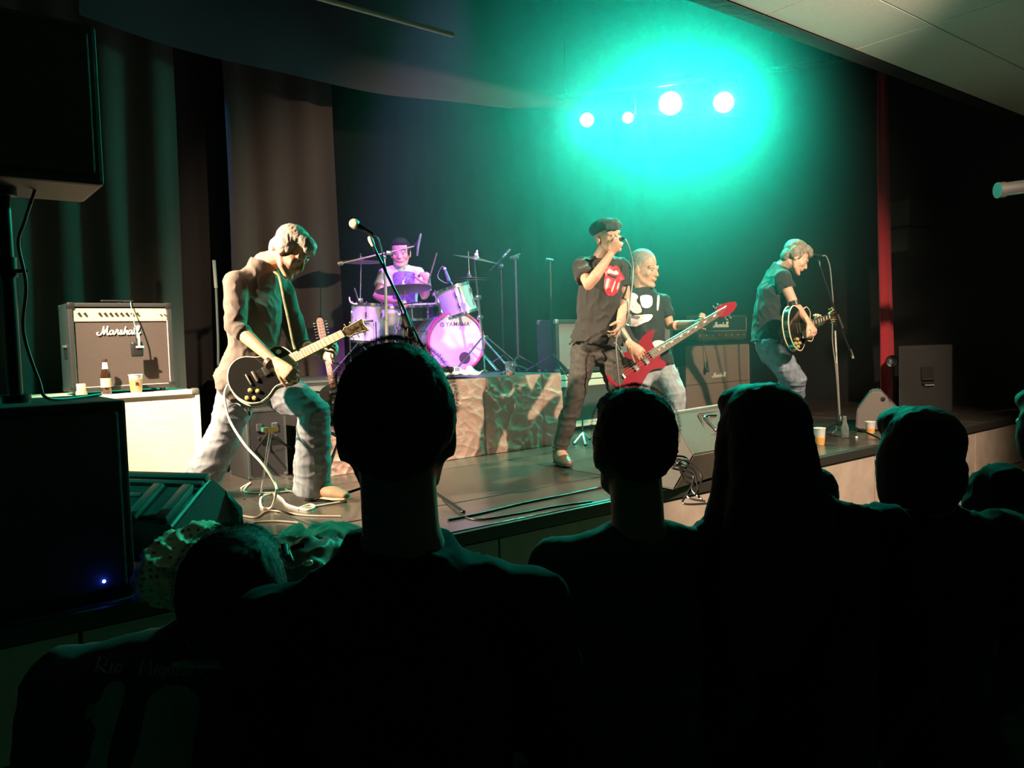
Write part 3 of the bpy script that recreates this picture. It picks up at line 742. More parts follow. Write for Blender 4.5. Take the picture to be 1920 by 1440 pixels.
# right wedge: its flat rear panel (with recess handle) faces the audience
y = 3.75
gw = mat('worn_grey_brown_vinyl', (.07, .058, .05), .7, bump=.6, scale=120, var=.12)
pa = FZ(1298, 888, 1.0); 
rw = thing('floor_monitor', (pa.x+.3, pa.y, 1.0), 'grey-brown floor monitor with a chrome recessed handle at the stage front', 'monitor speaker')
def hexa(mb, f, bk, bev=.01):
    b = bmesh.new(); vs_ = [b.verts.new(p) for p in list(f)+list(bk)]
    n = len(f); b.faces.new(vs_[:n]); b.faces.new(vs_[n:][::-1])
    for k in range(n): b.faces.new((vs_[k], vs_[k+n], vs_[(k+1) % n+n], vs_[(k+1) % n]))
    bmesh.ops.recalc_face_normals(b, faces=b.faces[:])
    if bev: bmesh.ops.bevel(b, geom=b.edges[:], offset=bev, segments=2, affect='EDGES')
    mb.merge(b)
bl = PY(1301, 853, 3.62); tl = PY(1253, 776, 3.95); tr = PY(1372, 757, 3.98); br_ = PY(1412, 836, 3.64)
tl = P(1254, 775, 4.75); bl = P(1301, 853, 4.45); br_ = P(1400, 836, 4.95); tr = P(1366, 757, 5.25)
wl = (br_-bl).normalized(); 
lowl = V((bl.x, bl.y, 1.02)); 
back = V((-.35, .45, 0))
f4 = [bl, br_, tr, tl]
b4 = [V((p.x, p.y, 0))+V((-.12, .42, 0)) for p in f4]
b4[0].z = b4[1].z = 1.015; b4[2].z = tr.z-.12; b4[3].z = tl.z-.12
f6 = f4; 
b = MB()
# base edge under the front face tucked to the floor
base_l = V((bl.x-.06, bl.y+.10, 1.015)); base_r = V((br_.x-.06, br_.y+.10, 1.015))
prism_l = [bl, tl, V((tl.x-.10, tl.y+.35, tl.z-.10)), V((tl.x-.12, tl.y+.45, 1.015)), base_l]
prism_r = [br_, tr, V((tr.x-.10, tr.y+.35, tr.z-.10)), V((tr.x-.12, tr.y+.45, 1.015)), base_r]
hexa(b, prism_l, prism_r, .01)
b.build('cabinet', gw, rw, True)
# recessed handle in plane of the face
ux = ((br_-bl).normalized()+(tr-tl).normalized()).normalized(); uz = ((tl-bl).normalized()+(tr-br_).normalized()).normalized(); un = ux.cross(uz).normalized()
hc = bl+(br_-bl)*.60+(tl-bl)*.60
Mh = basis(ux, uz, un, hc+un*.002).to_3x3()
MB().box(hc+un*.004, (.27, .20, .014), Mh, .03, 4).build('handle_dish', gw, rw, True)
MB().box(hc+un*.006, (.23, .16, .014), Mh, .025, 4).build('handle_recess', mat('recess_black', (.004, .004, .004), .9), rw, True)
MB().tube(cat([hc+ux*.07+uz*.06+un*.018, hc+ux*-.05+uz*.062+un*.022, hc+ux*-.075+uz*.03+un*.024, hc+ux*-.03+uz*-.07+un*.022]), .015, n=10, cap='round').build('handle_grip', CHROME, rw, True, label='chrome handle grip')
MB().tube([tl+un*.004, tr+un*.004], .006, n=6).build('top_edging', mat('pale_grey_edge', (.35, .36, .34), .4), rw)
# left wedge, rear towards us with ribs and bays, end cap curved
lw0 = P(250, 1000, 3.2)
lw = thing('floor_monitor', P(330, 990, 3.45), 'black plastic floor monitor with moulded bays at the front left', 'monitor speaker')
grn = mat('satin_black_plastic', (.06, .065, .065), .35, bump=.25, scale=120)
tl = P(228, 893, 3.72); tr = P(398, 895, 3.62); br_ = P(462, 978, 3.42); bl2 = P(318, 1012, 3.25)
def pz(p, z): return V((p.x, p.y, z))
# side profile at right end (curved cap), swept to the left
R0 = P(398, 894, 3.62); R1 = P(428, 918, 3.58); R2 = P(452, 955, 3.5); R3 = pz(P(463, 985, 3.45), 1.015); R4 = pz(P(350, 985, 3.2), 1.015); R5 = P(318, 985, 3.22)
prof_r = [R0, R1, R2, R3, R4, P(322, 988, 3.25)]
sw = (P(228, 892, 3.78)-P(398, 894, 3.62)).normalized()*.75
sw.z = 0
b = MB(); hexa(b, prof_r, [p+sw for p in prof_r], .012)
b.build('cabinet', grn, lw, True)
nn = (R0-prof_r[5]); dn = nn.normalized(); nrm = dn.cross(sw.normalized()).normalized()
if nrm.dot(CAM-R0) < 0: nrm = -nrm
Lh = nn.length
rot = basis(-sw.normalized(), dn, (-sw.normalized()).cross(dn), V((0, 0, 0))).to_3x3()
base = prof_r[5]
def onf(u, v_): return base+sw.normalized()*u+dn*(v_*Lh)+nrm*.004
MB().box(onf(.375, .93)+nrm*.006, (.74, .05, .03), rot, .01).build('top_rail', grn, lw, True)
MB().box(onf(.375, .80)+nrm*.006, (.74, .035, .02), rot, .008).build('lower_rail', grn, lw, True)
for u in (.06, .22, .42, .60): MB().box(onf(u, .38)+nrm*.012, (.06, Lh*.66, .035), rot, .01).build('rib', grn, lw, True)
rc = mat('recess_black', (.004, .004, .004), .9)
for u in (.14, .32, .51): MB().box(onf(u, .4)+nrm*.001, (.11, Lh*.6, .02), rot, .006).build('recess', rc, lw)
MB().box(onf(.32, .5)+nrm*.008, (.1, .03, .02), rot, .006).build('cross_bar', grn, lw, True)
MB().box(onf(.32, .22)+nrm*.006, (.06, .04, .02), rot, .006).build('socket_plate', mat('socket_grey', (.2, .22, .22), .4), lw, True)
# far right wedge: end cheek towards us
fr = thing('floor_monitor', P(1640, 805, 7.2), 'grey floor monitor seen end-on at the foot of the red curtain', 'monitor speaker')
d = 7.0
prf = [pz(P(1604, 806, d), 1.01), P(1606, 770, d), P(1632, 735, d), P(1650, 733, d), P(1668, 752, d-.02), pz(P(1676, 806, d), 1.01)]
off = (P(1640, 640, 7)-CAM); off.z = 0; off = off.normalized()*.4
b = MB(); hexa(b, prf, [p+off for p in prf], .01); b.build('cabinet', mat('grey_moulding', (.12, .105, .095), .6, bump=.4, scale=90), fr, True)
for px, py in ((1655, 748), (1655, 781)): MB().lathe(P(px, py, d), [(-.02, .02), (.012, .02), (.014, .008)], -YAW_F, 12).build('bolt_cup', BLACKP, fr, True)
fr2 = [P(1668, 752, d+.25), P(1684, 768, d+.25), pz(P(1685, 800, d+.25), 1.02), pz(P(1660, 800, d+.25), 1.02)]
b = MB(); hexa(b, fr2, [p+off for p in fr2], .008); b.build('baffle', mat('grey_moulding', (.12, .105, .095), .6), fr, True)
# ------------------------------------------------------------------ string instruments
LPW = 1.08
LP = [(0, 0), (.012, .07), (.055, .135), (.12, .165), (.18, .155), (.235, .122), (.28, .112), (.33, .128), (.38, .132), (.42, .105), (.445, .06), (.45, .03), (.45, -.028), (.405, -.035), (.385, -.06), (.405, -.095), (.415, -.122), (.395, -.14), (.35, -.14), (.30, -.122), (.25, -.12), (.19, -.152), (.12, -.165), (.055, -.135), (.012, -.07)]
BASSB = [(0, 0), (.02, .08), (.07, .135), (.14, .15), (.21, .125), (.28, .115), (.35, .14), (.42, .165), (.475, .168), (.50, .155), (.47, .125), (.43, .09), (.42, .045), (.42, .03), (.42, -.03), (.40, -.06), (.41, -.10), (.405, -.13), (.375, -.135), (.32, -.11), (.27, -.105), (.2, -.14), (.13, -.165), (.06, -.14), (.015, -.07)]
ES = [(0, 0), (.012, .08), (.06, .155), (.14, .195), (.2, .18), (.25, .142), (.29, .13), (.34, .145), (.39, .15), (.43, .12), (.44, .08), (.42, .05), (.43, .03), (.43, -.03), (.42, -.05), (.44, -.08), (.43, -.12), (.39, -.15), (.34, -.145), (.29, -.13), (.25, -.142), (.2, -.18), (.14, -.195), (.06, -.155), (.012, -.08)]
LP = [(a, b*LPW) for a, b in LP]
BASSB = [(a*.97, b*.84) for a, b in BASSB]
def guitar(name, label, tail, head, normal, outline, bodym, L=1.0, thick=.045, binding=None, boardm=None, strings=6, head_kind='les', knobs=(), pickups=(.25, .36), pickup_m=None, bridge=.17, headm=None, toggle=None, neck_from=.43, frets=20, blk=True, guard=None, neckm=None, inlay=True, nut_w=.043, nk=1.0):
    nut_w *= nk
    tail, head = V(tail), V(head); s = (head-tail).length/L
    x = (head-tail).normalized(); z = (normal-x*normal.dot(x)).normalized(); y = z.cross(x)
    M = basis(x, y, z, tail) @ Matrix.Scale(s, 4)
    t = thing(name, tail, label, 'guitar' if name != 'bass_guitar' else 'bass guitar')
    o2 = [(p.x, p.y) for p in cat([(a, b, 0) for a, b in outline], 4, True)]
    b = MB(); b.prism(o2, 0, thick, M); bmesh.ops.bevel(b.b, geom=[e for e in b.b.edges if len(e.link_faces) == 2 and abs(e.calc_face_angle(0)) > 1.2], offset=.003*s, segments=2, affect='EDGES'); b.build('body', bodym, t, True)
    if binding:
        bb = MB()
        for zz in (.0035, thick-.0035):
            pts = [M @ V((a*1.006-.0013, b_*1.012, zz)) for a, b_ in o2]
            bb.tube(pts+[pts[0]], .0052*s, n=6)
        bb.build('binding', binding, t, True, label='cream edge binding')
    zt = thick
    hx = L-.18 if head_kind != 'bass' else L-.2
    nm = neckm or mat('dark_neck_wood', (.10, .04, .02), .4)
    MB().prism([(neck_from-.04, -.027*nk), (hx, -nut_w/2), (hx, nut_w/2), (neck_from-.04, .027*nk)], zt-.012, zt+.004, M).build('neck', nm, t)
    bd = MB(); bs = neck_from-.10 if head_kind != 'spare' else neck_from
    bd.prism([(bs, -.029*nk), (hx, -nut_w/2-.001), (hx, nut_w/2+.001), (bs, .029*nk)], zt+.0035, zt+.010, M)
    bo = bd.build('fretboard', boardm or mat('ebony_board', (.03, .02, .018), .3), t)
    sc_len = hx-bridge; fr = MB(); inl = MB()
    for k in range(1, frets+1):
        xf = hx-(sc_len*(1-2**(-k/12)))
        if xf < bs+.004: break
        wv = (.0215+(.0285-.0215)*(hx-xf)/(hx-bs))*nk
        fr.box(M @ V((xf, 0, zt+.0107)), (.0022*s, wv*2*s, .0016*s), M.to_3x3().normalized())
        if inlay and k in (1, 3, 5, 7, 9, 12, 15, 17):
            xm = xf+.5*sc_len*(2**(-(k-1)/12)-2**(-k/12))
            inl.box(M @ V((xm, 0, zt+.0103)), ((.5*sc_len*(2**(-(k-1)/12)-2**(-k/12)))*s, (wv*1.3*s if blk else .008*s), .0012*s), M.to_3x3().normalized())
    fr.build('frets', mat('worn_fret', (.35, .25, .22), .4, .5) if head_kind != 'les' else mat('fret_dark', (.25, .2, .15), .4), bo)
    if inlay: inl.build('inlays', mat('pearl_inlay', (.85, .82, .74), .3), bo)
    # headstock
    H = {'les': [(0, -.021), (.012, -.024), (.03, -.04), (.055, -.036), (.11, -.041), (.172, -.05), (.165, -.01), (.16, 0), (.165, .01), (.172, .05), (.11, .041), (.055, .036), (.03, .04), (.012, .024), (0, .021)],
         'bass': [(0, -.02), (.02, -.03), (.06, -.045), (.14, -.035), (.2, -.01), (.205, .012), (.17, .03), (.08, .05), (.03, .035), (0, .02)],
         'spare': [(0, -.021), (.02, -.03), (.06, -.036), (.24, -.034), (.27, -.02), (.275, .0), (.27, .02), (.24, .034), (.06, .036), (.02, .03), (0, .021)]}[head_kind]
    hM = M @ Matrix.Translation(V((hx, 0, zt-.006))) @ Matrix.Rotation(math.radians(6), 4, 'Y')
    hs = MB().prism([(a, b_) for a, b_ in H], -.008, .007, hM).build('headstock', headm or bodym, t)
    if binding:
        MB().tube([hM @ V((a, b_, .007)) for a, b_ in H], .0028*s, n=6).build('head_binding', binding, hs)
    tn = MB()
    if head_kind == 'bass': tp = [(.035+.038*k, .055) for k in range(2)]+[(.05+.038*k, -.05) for k in range(2)]
    elif head_kind == 'spare': tp = [(.045+.036*k, sd*.02) for k in range(6) for sd in (-1, 1)]
    else: tp = [(.045+.042*k, sd*.027) for k in range(3) for sd in (-1, 1)]
    for a, b_ in tp:
        sd = 1 if b_ > 0 else -1; c = hM @ V((a, b_*.8, .008)); ax = (hM.to_3x3() @ V((0, 0, 1))).normalized(); oy = (hM.to_3x3() @ V((0, sd, 0))).normalized()
        tn.tube([c, c+ax*.014*s], .0035*s, n=8); q = hM @ V((a, sd*.04, -.002))
        tn.tube([q, q+oy*.018*s], .003*s, n=6); tn.ell(q+oy*.024*s, (.009*s, .006*s, .006*s), basis(oy, ax.cross(oy), ax, V((0, 0, 0))).to_3x3(), 10, 6)
    tn.build('tuners', GOLD if head_kind == 'les' else CHROME, hs, True)
    if head_kind == 'les':   # pearl diamond
        c = [(.07, 0), (.095, .013), (.12, 0), (.095, -.013)]
        MB().prism(c, .0072, .0085, hM).build('diamond_inlay', GOLD, hs)
        MB().prism([(.125, -.03), (.135, -.03), (.147, .03), (.137, .03)], .0072, .0083, hM).build('name_stripe', GOLD, hs)
    st_ = MB()
    for k in range(0 if head_kind == 'spare' else strings):
        f = (k-(strings-1)/2)/((strings-1)/2)
        st_.tube([M @ V((bridge, f*.027, zt+.018)), M @ V((hx, f*.018, zt+.0125)), hM @ V((.05+.02*k, f*.018, .012))], (.0007 if strings == 6 else .0019)*s, n=5)
    if head_kind != 'spare': st_.build('strings', mat('string_steel', (.8, .7, .5), .3, .9), t, True)
    for i, px in enumerate(pickups):
        if strings == 6:
            MB().box(M @ V((px, 0, zt+.006)), (.038*s, .072*s, .014*s), M.to_3x3().normalized(), .003*s).build('pickup', pickup_m or BLACKP, t, True)
        else: MB().box(M @ V((px, 0, zt+.006)), (.035*s, .085*s, .016*s), M.to_3x3().normalized(), .004*s).build('pickup', BLACKP, t, True)
    hw = mat('aged_nickel', (.30, .26, .20), .35, .9) if head_kind == 'les' else CHROME
    MB().box(M @ V((bridge, 0, zt+.009)), (.016*s, .085*s, .014*s), M.to_3x3().normalized(), .003*s).build('bridge', hw, t, True)
    if strings == 6: MB().box(M @ V((bridge-.045, 0, zt+.008)), (.012*s, .09*s, .012*s), M.to_3x3().normalized(), .004*s).build('tailpiece', hw, t, True)
    ax = (M.to_3x3() @ V((0, 0, 1))).normalized()
    for a, b_ in knobs: MB().lathe(M @ V((a, b_, zt)), [(0, .0155*s), (.006*s, .0155*s), (.018*s, .012*s), (.019*s, .008*s)], ax, 20).build('knob', mat('amber_knob', (.85, .68, .30), .15, .5), t, True)
    if toggle: MB().lathe(M @ V((toggle[0], toggle[1], zt)), [(0, .018*s), (.002*s, .018*s), (.0022*s, .004*s), (.016*s, .003*s), (.02*s, .0045*s), (.024*s, .003*s)], ax, 16).build('toggle_switch', CREAM, t, True)
    if guard: MB().prism(guard, zt+.008, zt+.0105, M).build('pickguard', mat('pale_pickguard', (.80, .76, .70), .35), t)
    return t, M, s
GB = mat('gloss_black_lacquer', (.012, .011, .010), .12, coat=.8)
tail = P(437, 735, 4.27); head = P(688, 611, 4.50)
g1n = (YAW_F*-.92 + YAW_R*-.10 + UP*.36)
G1, G1M, G1s = guitar('electric_guitar', 'glossy black single-cut electric guitar with cream binding held by the grey-haired guitarist', tail, head, g1n, LP, GB, 1.0, .05, CREAM,
    boardm=mat('glare_pale_board', (.80, .66, .45), .35), knobs=((.10, -.075), (.06, -.115), (.14, -.105), (.10, -.14)), toggle=(.385, .095), nk=1.3, headm=mat('head_black', (.10, .075, .045), .25))  # board colour paled to carry the blown-out light along the neck
RED = mat('gloss_red_lacquer', (.25, .004, .02), .15, coat=.8)
B1, B1M, B1s = guitar('bass_guitar', 'glossy red four-string bass guitar with pointed horns held by the bassist', P(1140, 718, 5.68), P(1378, 572, 6.13), (YAW_F*-.93+YAW_R*-.05+UP*.3), BASSB, RED, 1.14, .042, None,
    boardm=mat('rosewood_board', (.05, .025, .015), .35), strings=4, head_kind='bass', pickups=(.2, .29), bridge=.09, frets=22, blk=False, nut_w=.042, neckm=mat('maple_neck', (.5, .32, .15), .4), neck_from=.44)
R1, R1M, R1s = guitar('electric_guitar', 'black semi-hollow guitar with cream bindings held by the right-hand guitarist', P(1468, 622, 6.52), P(1558, 590, 7.18), (YAW_R*.90-YAW_F*.34+UP*.14), ES, GB, 1.0, .062, CREAM,
    boardm=mat('rosewood_board', (.05, .025, .015), .35), knobs=((.1, -.09), (.06, -.12), (.13, -.13), (.09, -.155)), pickup_m=GOLD, guard=[(.2, -.04), (.4, -.04), (.4, -.1), (.3, -.12), (.2, -.1)])
# spare guitar on stand
S1, S1M, _ = guitar('electric_guitar', 'spare twelve-string guitar standing upright behind the dark-haired head', P(640, 800, 5.05), P(602, 612, 5.28), (YAW_F*-1+YAW_R*.12+UP*.15), LP, GB, 1.12, .045, None,
    strings=12, head_kind='spare', inlay=True, headm=mat('walnut_head', (.07, .035, .028), .4), neckm=mat('dark_neck_wood', (.10, .04, .02), .4), boardm=mat('worn_rosewood', (.14, .065, .055), .4), blk=False, bridge=.14, neck_from=.45)
gs = thing('guitar_stand', FZ(640, 890), 'black folding stand holding up the spare guitar', 'stand')
c = P(640, 800, 5.05); 
b = MB(); f0 = V((c.x, c.y, 1.0))
b.tube([c+V((.02, .09, .35)), c+V((.02, .09, -.02)), V((c.x+.02, c.y+.1, 1.25))], .009, n=8)
for dx, dy in ((-.22, -.12), (.22, -.12), (.02, .3)): b.tube([V((c.x+.02, c.y+.1, 1.27)), V((c.x+dx, c.y+dy, 1.012))], .008, n=8)
for sd in (-.07, .07): b.tube([V((c.x+.02, c.y+.1, 1.30)), V((c.x+sd, c.y+.05, c.z-.03)), V((c.x+sd, c.y-.09, c.z-.035))], .007, n=8)
b.build('frame', STANDB, gs, True)
# low folding stand with an orange-topped arm
d = 5.0
ts = thing('tripod_stand', FZ(500, 880), 'small tripod stand with an orange and white clamp beneath the guitarist', 'stand')
top = P(508, 806, 4.85)
MB().box(top, (.085, .045, .028), Matrix.Rotation(.3, 3, 'Z'), .008).build('clamp', mat('orange_plastic', (.85, .25, .06), .4), ts, True, label='orange clamp')
MB().box(top+YAW_R*-.035+V((0, 0, .002)), (.03, .05, .03), Matrix.Rotation(.3, 3, 'Z'), .008).build('clamp_end', WHITE, ts, True, label='white clamp end')
e1 = V((P(487, 888, 4.72).x, P(487, 888, 4.72).y, 1.015))
MB().tube([top, top*.45+e1*.55], .0085, n=10).tube([top*.5+e1*.5, e1], .006, n=10).build('leg', CHROME, ts, True)
MB().ell(e1, .014).build('foot', BLACKP, ts, True)
for px, py in ((458, 876), (514, 872), (575, 862)):
    e = FZ(px, py, 1.012); MB().tube([top+V((0, .05, -.02)), e], .008, n=8).build('leg', STANDB, ts, True)
# ------------------------------------------------------------------ straps
def ribbon(name, pts, width, m, label, cat_, parent=None, side=None, thick=.003):
    pts = cat(pts, 6); b = MB(); b.tube(pts, [(width/2, thick)]*len(pts), side, n=8); o = b.build(name, m, parent, True)
    if parent is None: tag(o, label, cat_)
    return o
# ------------------------------------------------------------------ microphones + stands
def mic(parent, base, tip, s=1.0, m=BLACKP, ballm=None):
    ax = (V(tip)-V(base)).normalized(); L = (V(tip)-V(base)).length
    MB().lathe(base, [(0, .009*s), (.01, .012*s), (L*.35, .0135*s), (L-.055*s, .0185*s), (L-.05*s, .0195*s), (L-.045*s, .02*s)], ax, 18).build('handle', m, parent, True)
    MB().lathe(base+ax*(L-.047*s), [(0, .018*s), (.008*s, .025*s), (.014*s, .0265*s), (.025*s, .0265*s), (.038*s, .022*s), (.047*s, .011*s), (.049*s, .002)], ax, 20).build('grille_ball', ballm or mat('mic_mesh', (.45, .42, .36), .45, .6, bump=1, scale=600), parent, True)
def tripod(parent, hub, floorz, r=.3, n=3, a0=0, m=STANDB, legs=None):
    b = MB(); hub = V(hub)
    ends = [V(e) for e in legs] if legs else [hub+V((math.cos(a0+2*math.pi*k/n)*r, math.sin(a0+2*math.pi*k/n)*r, 0)) for k in range(n)]
    for e in ends:
        e = V((e.x, e.y, floorz+.008))
        MB().tube([hub, e], .008, n=8).build('leg', m, parent, True)
        MB().ell(e, (.014, .014, .010), None, 10, 6).build('foot', BLACKP, parent, True)
ms = thing('microphone_stand', FZ(765, 922), 'black boom microphone stand in front of the drum kit, behind the big head', 'microphone stand')
D_ = 4.75
clutch = P(768, 615, D_); btm = FZ(766, 925)
MB().tube([clutch, V((btm.x, btm.y, 1.1))], .011, n=12).build('pole', STANDB, ms, True)
bt_, be = P(700, 462, 4.72), P(803, 672, 4.78)
MB().tube([bt_, be], .0085, n=12).build('boom', STANDB, ms, True)
MB().tube([P(757, 588, 4.75), P(776, 638, 4.76)], [.02, .024], n=12).box(clutch+V((0, 0, -.02)), (.05, .04, .06), None, .01).tube([clutch+V((-.01, 0, -.02)), clutch+V((-.06, 0, .02))], .008, n=8).build('clutch', BLACKP, ms, True)
MB().lathe(P(696, 452, 4.72), [(-.03, .012), (0, .016), (.02, .014), (.03, .008)], (P(690, 440, 4.7)-P(700, 462, 4.72)), 12).build('mic_clip', mat('pale_clip', (.55, .5, .4), .4), ms, True)
tripod(ms, V((btm.x, btm.y, 1.12)), 1.0, legs=[FZ(868, 962), FZ(640, 930), FZ(790, 880)])
mc = thing('microphone', P(695, 438, 4.70), 'black vocal microphone with silver ball on the centre boom stand', 'microphone')
mic(mc, P(699, 439, 4.70), P(656, 415, 4.66), 1.15, m=mat('mic_black', (.03, .03, .03), .25, .4))
tag(MB().tube(cat([P(699, 439, 4.70), P(708, 446, 4.70), P(716, 470, 4.72), P(722, 500, 4.73), P(745, 560, 4.77), P(757, 610, 4.79), P(757, 700, 4.79), P(750, 850, 4.78), V((btm.x-.1, btm.y, 1.01)), V((btm.x-.5, btm.y+.2, 1.01))]), .0045, n=8).build('microphone_cable', BLACKP, None, True), 'black cable hanging down the centre boom stand', 'cable')
# right vocal stand
rs = thing('microphone_stand', FZ(1576, 806), 'black boom microphone stand before the right-hand guitarist', 'microphone stand')
hub = FZ(1575, 806); hub_d = (hub-CAM).dot(fwd)
pt = P(1565, 612, hub_d)
MB().tube([P(1566, 620, hub_d), V((hub.x, hub.y, 1.09))], .009, n=12).build('lower_pole', mat('worn_steel_pole', (.6, .55, .48), .3, .8), rs, True, label='bare steel lower pole')
MB().tube([P(1537, 498, hub_d-.05), P(1571, 600, hub_d-.02), P(1600, 672, hub_d)], [.010, .010, .009], n=12).build('boom', STANDB, rs, True)
MB().tube([P(1570, 590, hub_d-.02), P(1580, 616, hub_d-.02)], .019, n=12).box(P(1566, 606, hub_d), (.04, .04, .07), None, .01).build('clutch', BLACKP, rs, True)
MB().tube([P(1594, 655, hub_d), P(1600, 672, hub_d)], .011, n=12).build('boom_end', mat('worn_steel_pole', (.6, .55, .48), .3, .8), rs, True)
MB().lathe(P(1537, 498, hub_d-.05), [(-.01, .012), (.03, .014), (.05, .008)], P(1535, 485, hub_d-.05)-P(1537, 498, hub_d-.05), 12).build('mic_clip', BLACKP, rs, True)
MB().lathe((hub.x, hub.y, 1.04), [(0, .03), (.02, .035), (.08, .03), (.10, .012)], n=16).build('hub', BLACKP, rs, True)
tripod(rs, V((hub.x, hub.y, 1.08)), 1.0, legs=[FZ(1650, 824), FZ(1540, 812), FZ(1585, 790)])
rmc = thing('microphone', P(1530, 479, hub_d-.05), 'black vocal microphone on the right boom stand beside the guitarist\'s brow', 'microphone')
mic(rmc, P(1541, 480, hub_d-.05), P(1502, 473, hub_d-.1), 1.0, m=mat('mic_black', (.03, .03, .03), .25, .4))
MB().lathe(P(1538, 479.5, hub_d-.05), [(-.012, .013), (.008, .014)], c_r, 12).build('silver_ring', CHROME, rmc, True)
tag(MB().tube(cat([P(1541, 480, hub_d-.05), P(1549, 481, hub_d-.05), P(1556, 500, hub_d-.05), P(1560, 540, hub_d-.04), P(1562, 568, hub_d-.03), P(1561, 600, hub_d-.02), P(1561, 640, hub_d), P(1567, 690, hub_d), P(1572, 760, hub_d), V((hub.x+.03, hub.y+.05, 1.01)), V((hub.x-.3, hub.y-.1, 1.01))]), .0055, n=8).build('microphone_cable', mat('grey_cable', (.20, .19, .17), .4), None, True), 'grey cable draped down the right boom microphone stand', 'cable')
# ------------------------------------------------------------------ drum kit
DZ = RZ
SPK = mat('white_sparkle_shell', (.42, .42, .46), .22, .1, bump=.3, scale=300, coat=.5)
def drum(name, label, c, axis, r, L, headm, shellm=SPK, lugs=8, hoopm=CHROME, hoop=.02, cat_='drum', up=None, rim_r=.008):
    """c = centre of the top/front head, axis points out of that head"""
    ax = V(axis).normalized(); t = thing(name, V(c)-ax*L/2, label, cat_)
    a, b2 = frame_of(ax)
    MB().lathe(V(c)-ax*L, [(0, r), (L, r)], ax, 48).build('shell', shellm, t, True)
    for off, nm in ((0, 'top_head'), (-L, 'bottom_head')):
        sgn = 1 if off == 0 else -1
        MB().lathe(V(c)+ax*off, [(-.004*sgn, r*1.0), (.006*sgn, r*1.0), (.007*sgn, r*.97), (.0055*sgn, .002)], ax, 48).build('drum_head' if name != 'bass_drum' else 'drum_head', headm, t, True)
        MB().ring(V(c)+ax*(off), [(-hoop*.55, r-.002), (-hoop*.55, r+.014), (hoop*.55, r+.014), (hoop*.55, r-.002)], ax, 48).build('hoop', hoopm, t, True)
    lg = None
    for k in range(lugs):
        an = 2*math.pi*(k+.5)/lugs; d = a*math.cos(an)+b2*math.sin(an)
        R = basis(d, ax.cross(d), ax, V((0, 0, 0))).to_3x3()
        lug = MB().box(V(c)-ax*min(.09, L*.3)+d*(r+.010), (.022, .018, .05), R, .004).box(V(c)-ax*(L-min(.09, L*.3))+d*(r+.010), (.022, .018, .05), R, .004)
        lug.tube([V(c)+ax*.016+d*(r+.013), V(c)-ax*(L+.016)+d*(r+.013)], .003, n=6).ell(V(c)+ax*.018+d*(r+.013), .006, None, 8, 6).build('tension_lug', CHROME, t, True)
    return t
# bass drum
bc = P(855, 641, 7.02)
nb = (YAW_R*.40-YAW_F*.915); rB = .255
rose = mat('drumhead_white', (.80, .74, .82), .5)
bd_ = drum('bass_drum', 'large bass drum with white front head and dark round port hole', bc, nb, rB, .42, rose, hoopm=mat('red_lacquer_hoop', (.55, .06, .16), .3, coat=.4), hoop=.045, lugs=8, cat_='drum')
ax = nb.normalized(); sx = UP.cross(ax).normalized() ; 
rt = -ax.cross(UP).normalized()
if rt.dot(c_r) < 0: rt = -rt
hp = V(bc)+rt*.075-UP*.145+ax*.0065
MB().lathe(hp, [(0, .052), (.003, .052), (.0035, .047), (.001, .002)], ax, 28).build('port_hole', mat('port_dark_rose', (.11, .03, .05), .7), bd_, True)
Mt = basis(rt, UP, ax, V(bc)+UP*.155+rt*.02+ax*.0075)
text('YAMAHA', .052, Mt, mat('logo_plum', (.10, .015, .12), .5), 'maker_logo', bd_, .0006, .0005, 0, 1.10)
lgm = MB(); pc = V(bc)+UP*.155-rt*.125+ax*.008
lgm.tube([pc+(rt*math.cos(a_)+UP*math.sin(a_))*.018 for a_ in [k*math.pi/10 for k in range(21)]], .003, n=6)
for k in range(3):
    a_ = math.pi/2+k*2*math.pi/3; d1 = rt*math.cos(a_)+UP*math.sin(a_)
    lgm.tube([pc-d1*.004, pc+d1*.014], .0022, n=6)
lgm.build('emblem', mat('logo_plum', (.10, .015, .12), .5), bd_, True)
for sd in (-1, 1):
    q = V(bc)-ax*.1+rt*sd*.24-UP*.05
    e = q+rt*sd*.16+ax*.1; e.z = DZ+.012
    MB().tube([q, e], .007, n=8).build('spur', CHROME, bd_, True); MB().ell(e, .012).build('spur_foot', BLACKP, bd_, True)
# rack tom right
tm = drum('rack_tom', 'tilted white sparkle rack tom above the bass drum', P(846, 541, 7.1), (UP*.93-YAW_R*.28-YAW_F*.02), .165, .25, mat('clear_head', (.45, .5, .5), .25, trans=.3), lugs=6)
MB().tube([P(866, 560, 7.1), P(872, 590, 7.12), P(868, 606, 7.12)], .012, n=10).box(P(862, 556, 7.03), (.06, .03, .08), None, .01).build('mount', CHROME, tm, True)
# floor toms at left
ft = drum('floor_tom', 'tall floor tom at the left of the kit, shining teal and violet', P(688, 571, 7.0), (UP*.99+YAW_R*.08), .135, .33, mat('clear_head', (.45, .5, .5), .25, trans=.3), lugs=6)
for k in range(3):
    a_ = .6+k*2.1; q = P(688, 630, 7.0)+V((math.cos(a_)*.15, math.sin(a_)*.15, 0)); e = V((q.x, q.y, DZ+.012))
    MB().tube([q+V((0, 0, .12)), e], .006, n=8).ell(e, .012, None, 10, 6).build('leg', CHROME, ft, True)
R_ = basis(YAW_R, YAW_F, UP, V((0, 0, 0))).to_3x3()
MB().box(P(686, 602, 6.85), (.13, .01, .022), R_, .003).build('mount_bar', CHROME, ft, True)
ft2 = drum('floor_tom', 'violet lit floor tom tucked behind the teal one beside the drummer', P(724, 578, 7.35), (UP*.99), .15, .33, mat('clear_head', (.45, .5, .5), .25, trans=.3), lugs=6)
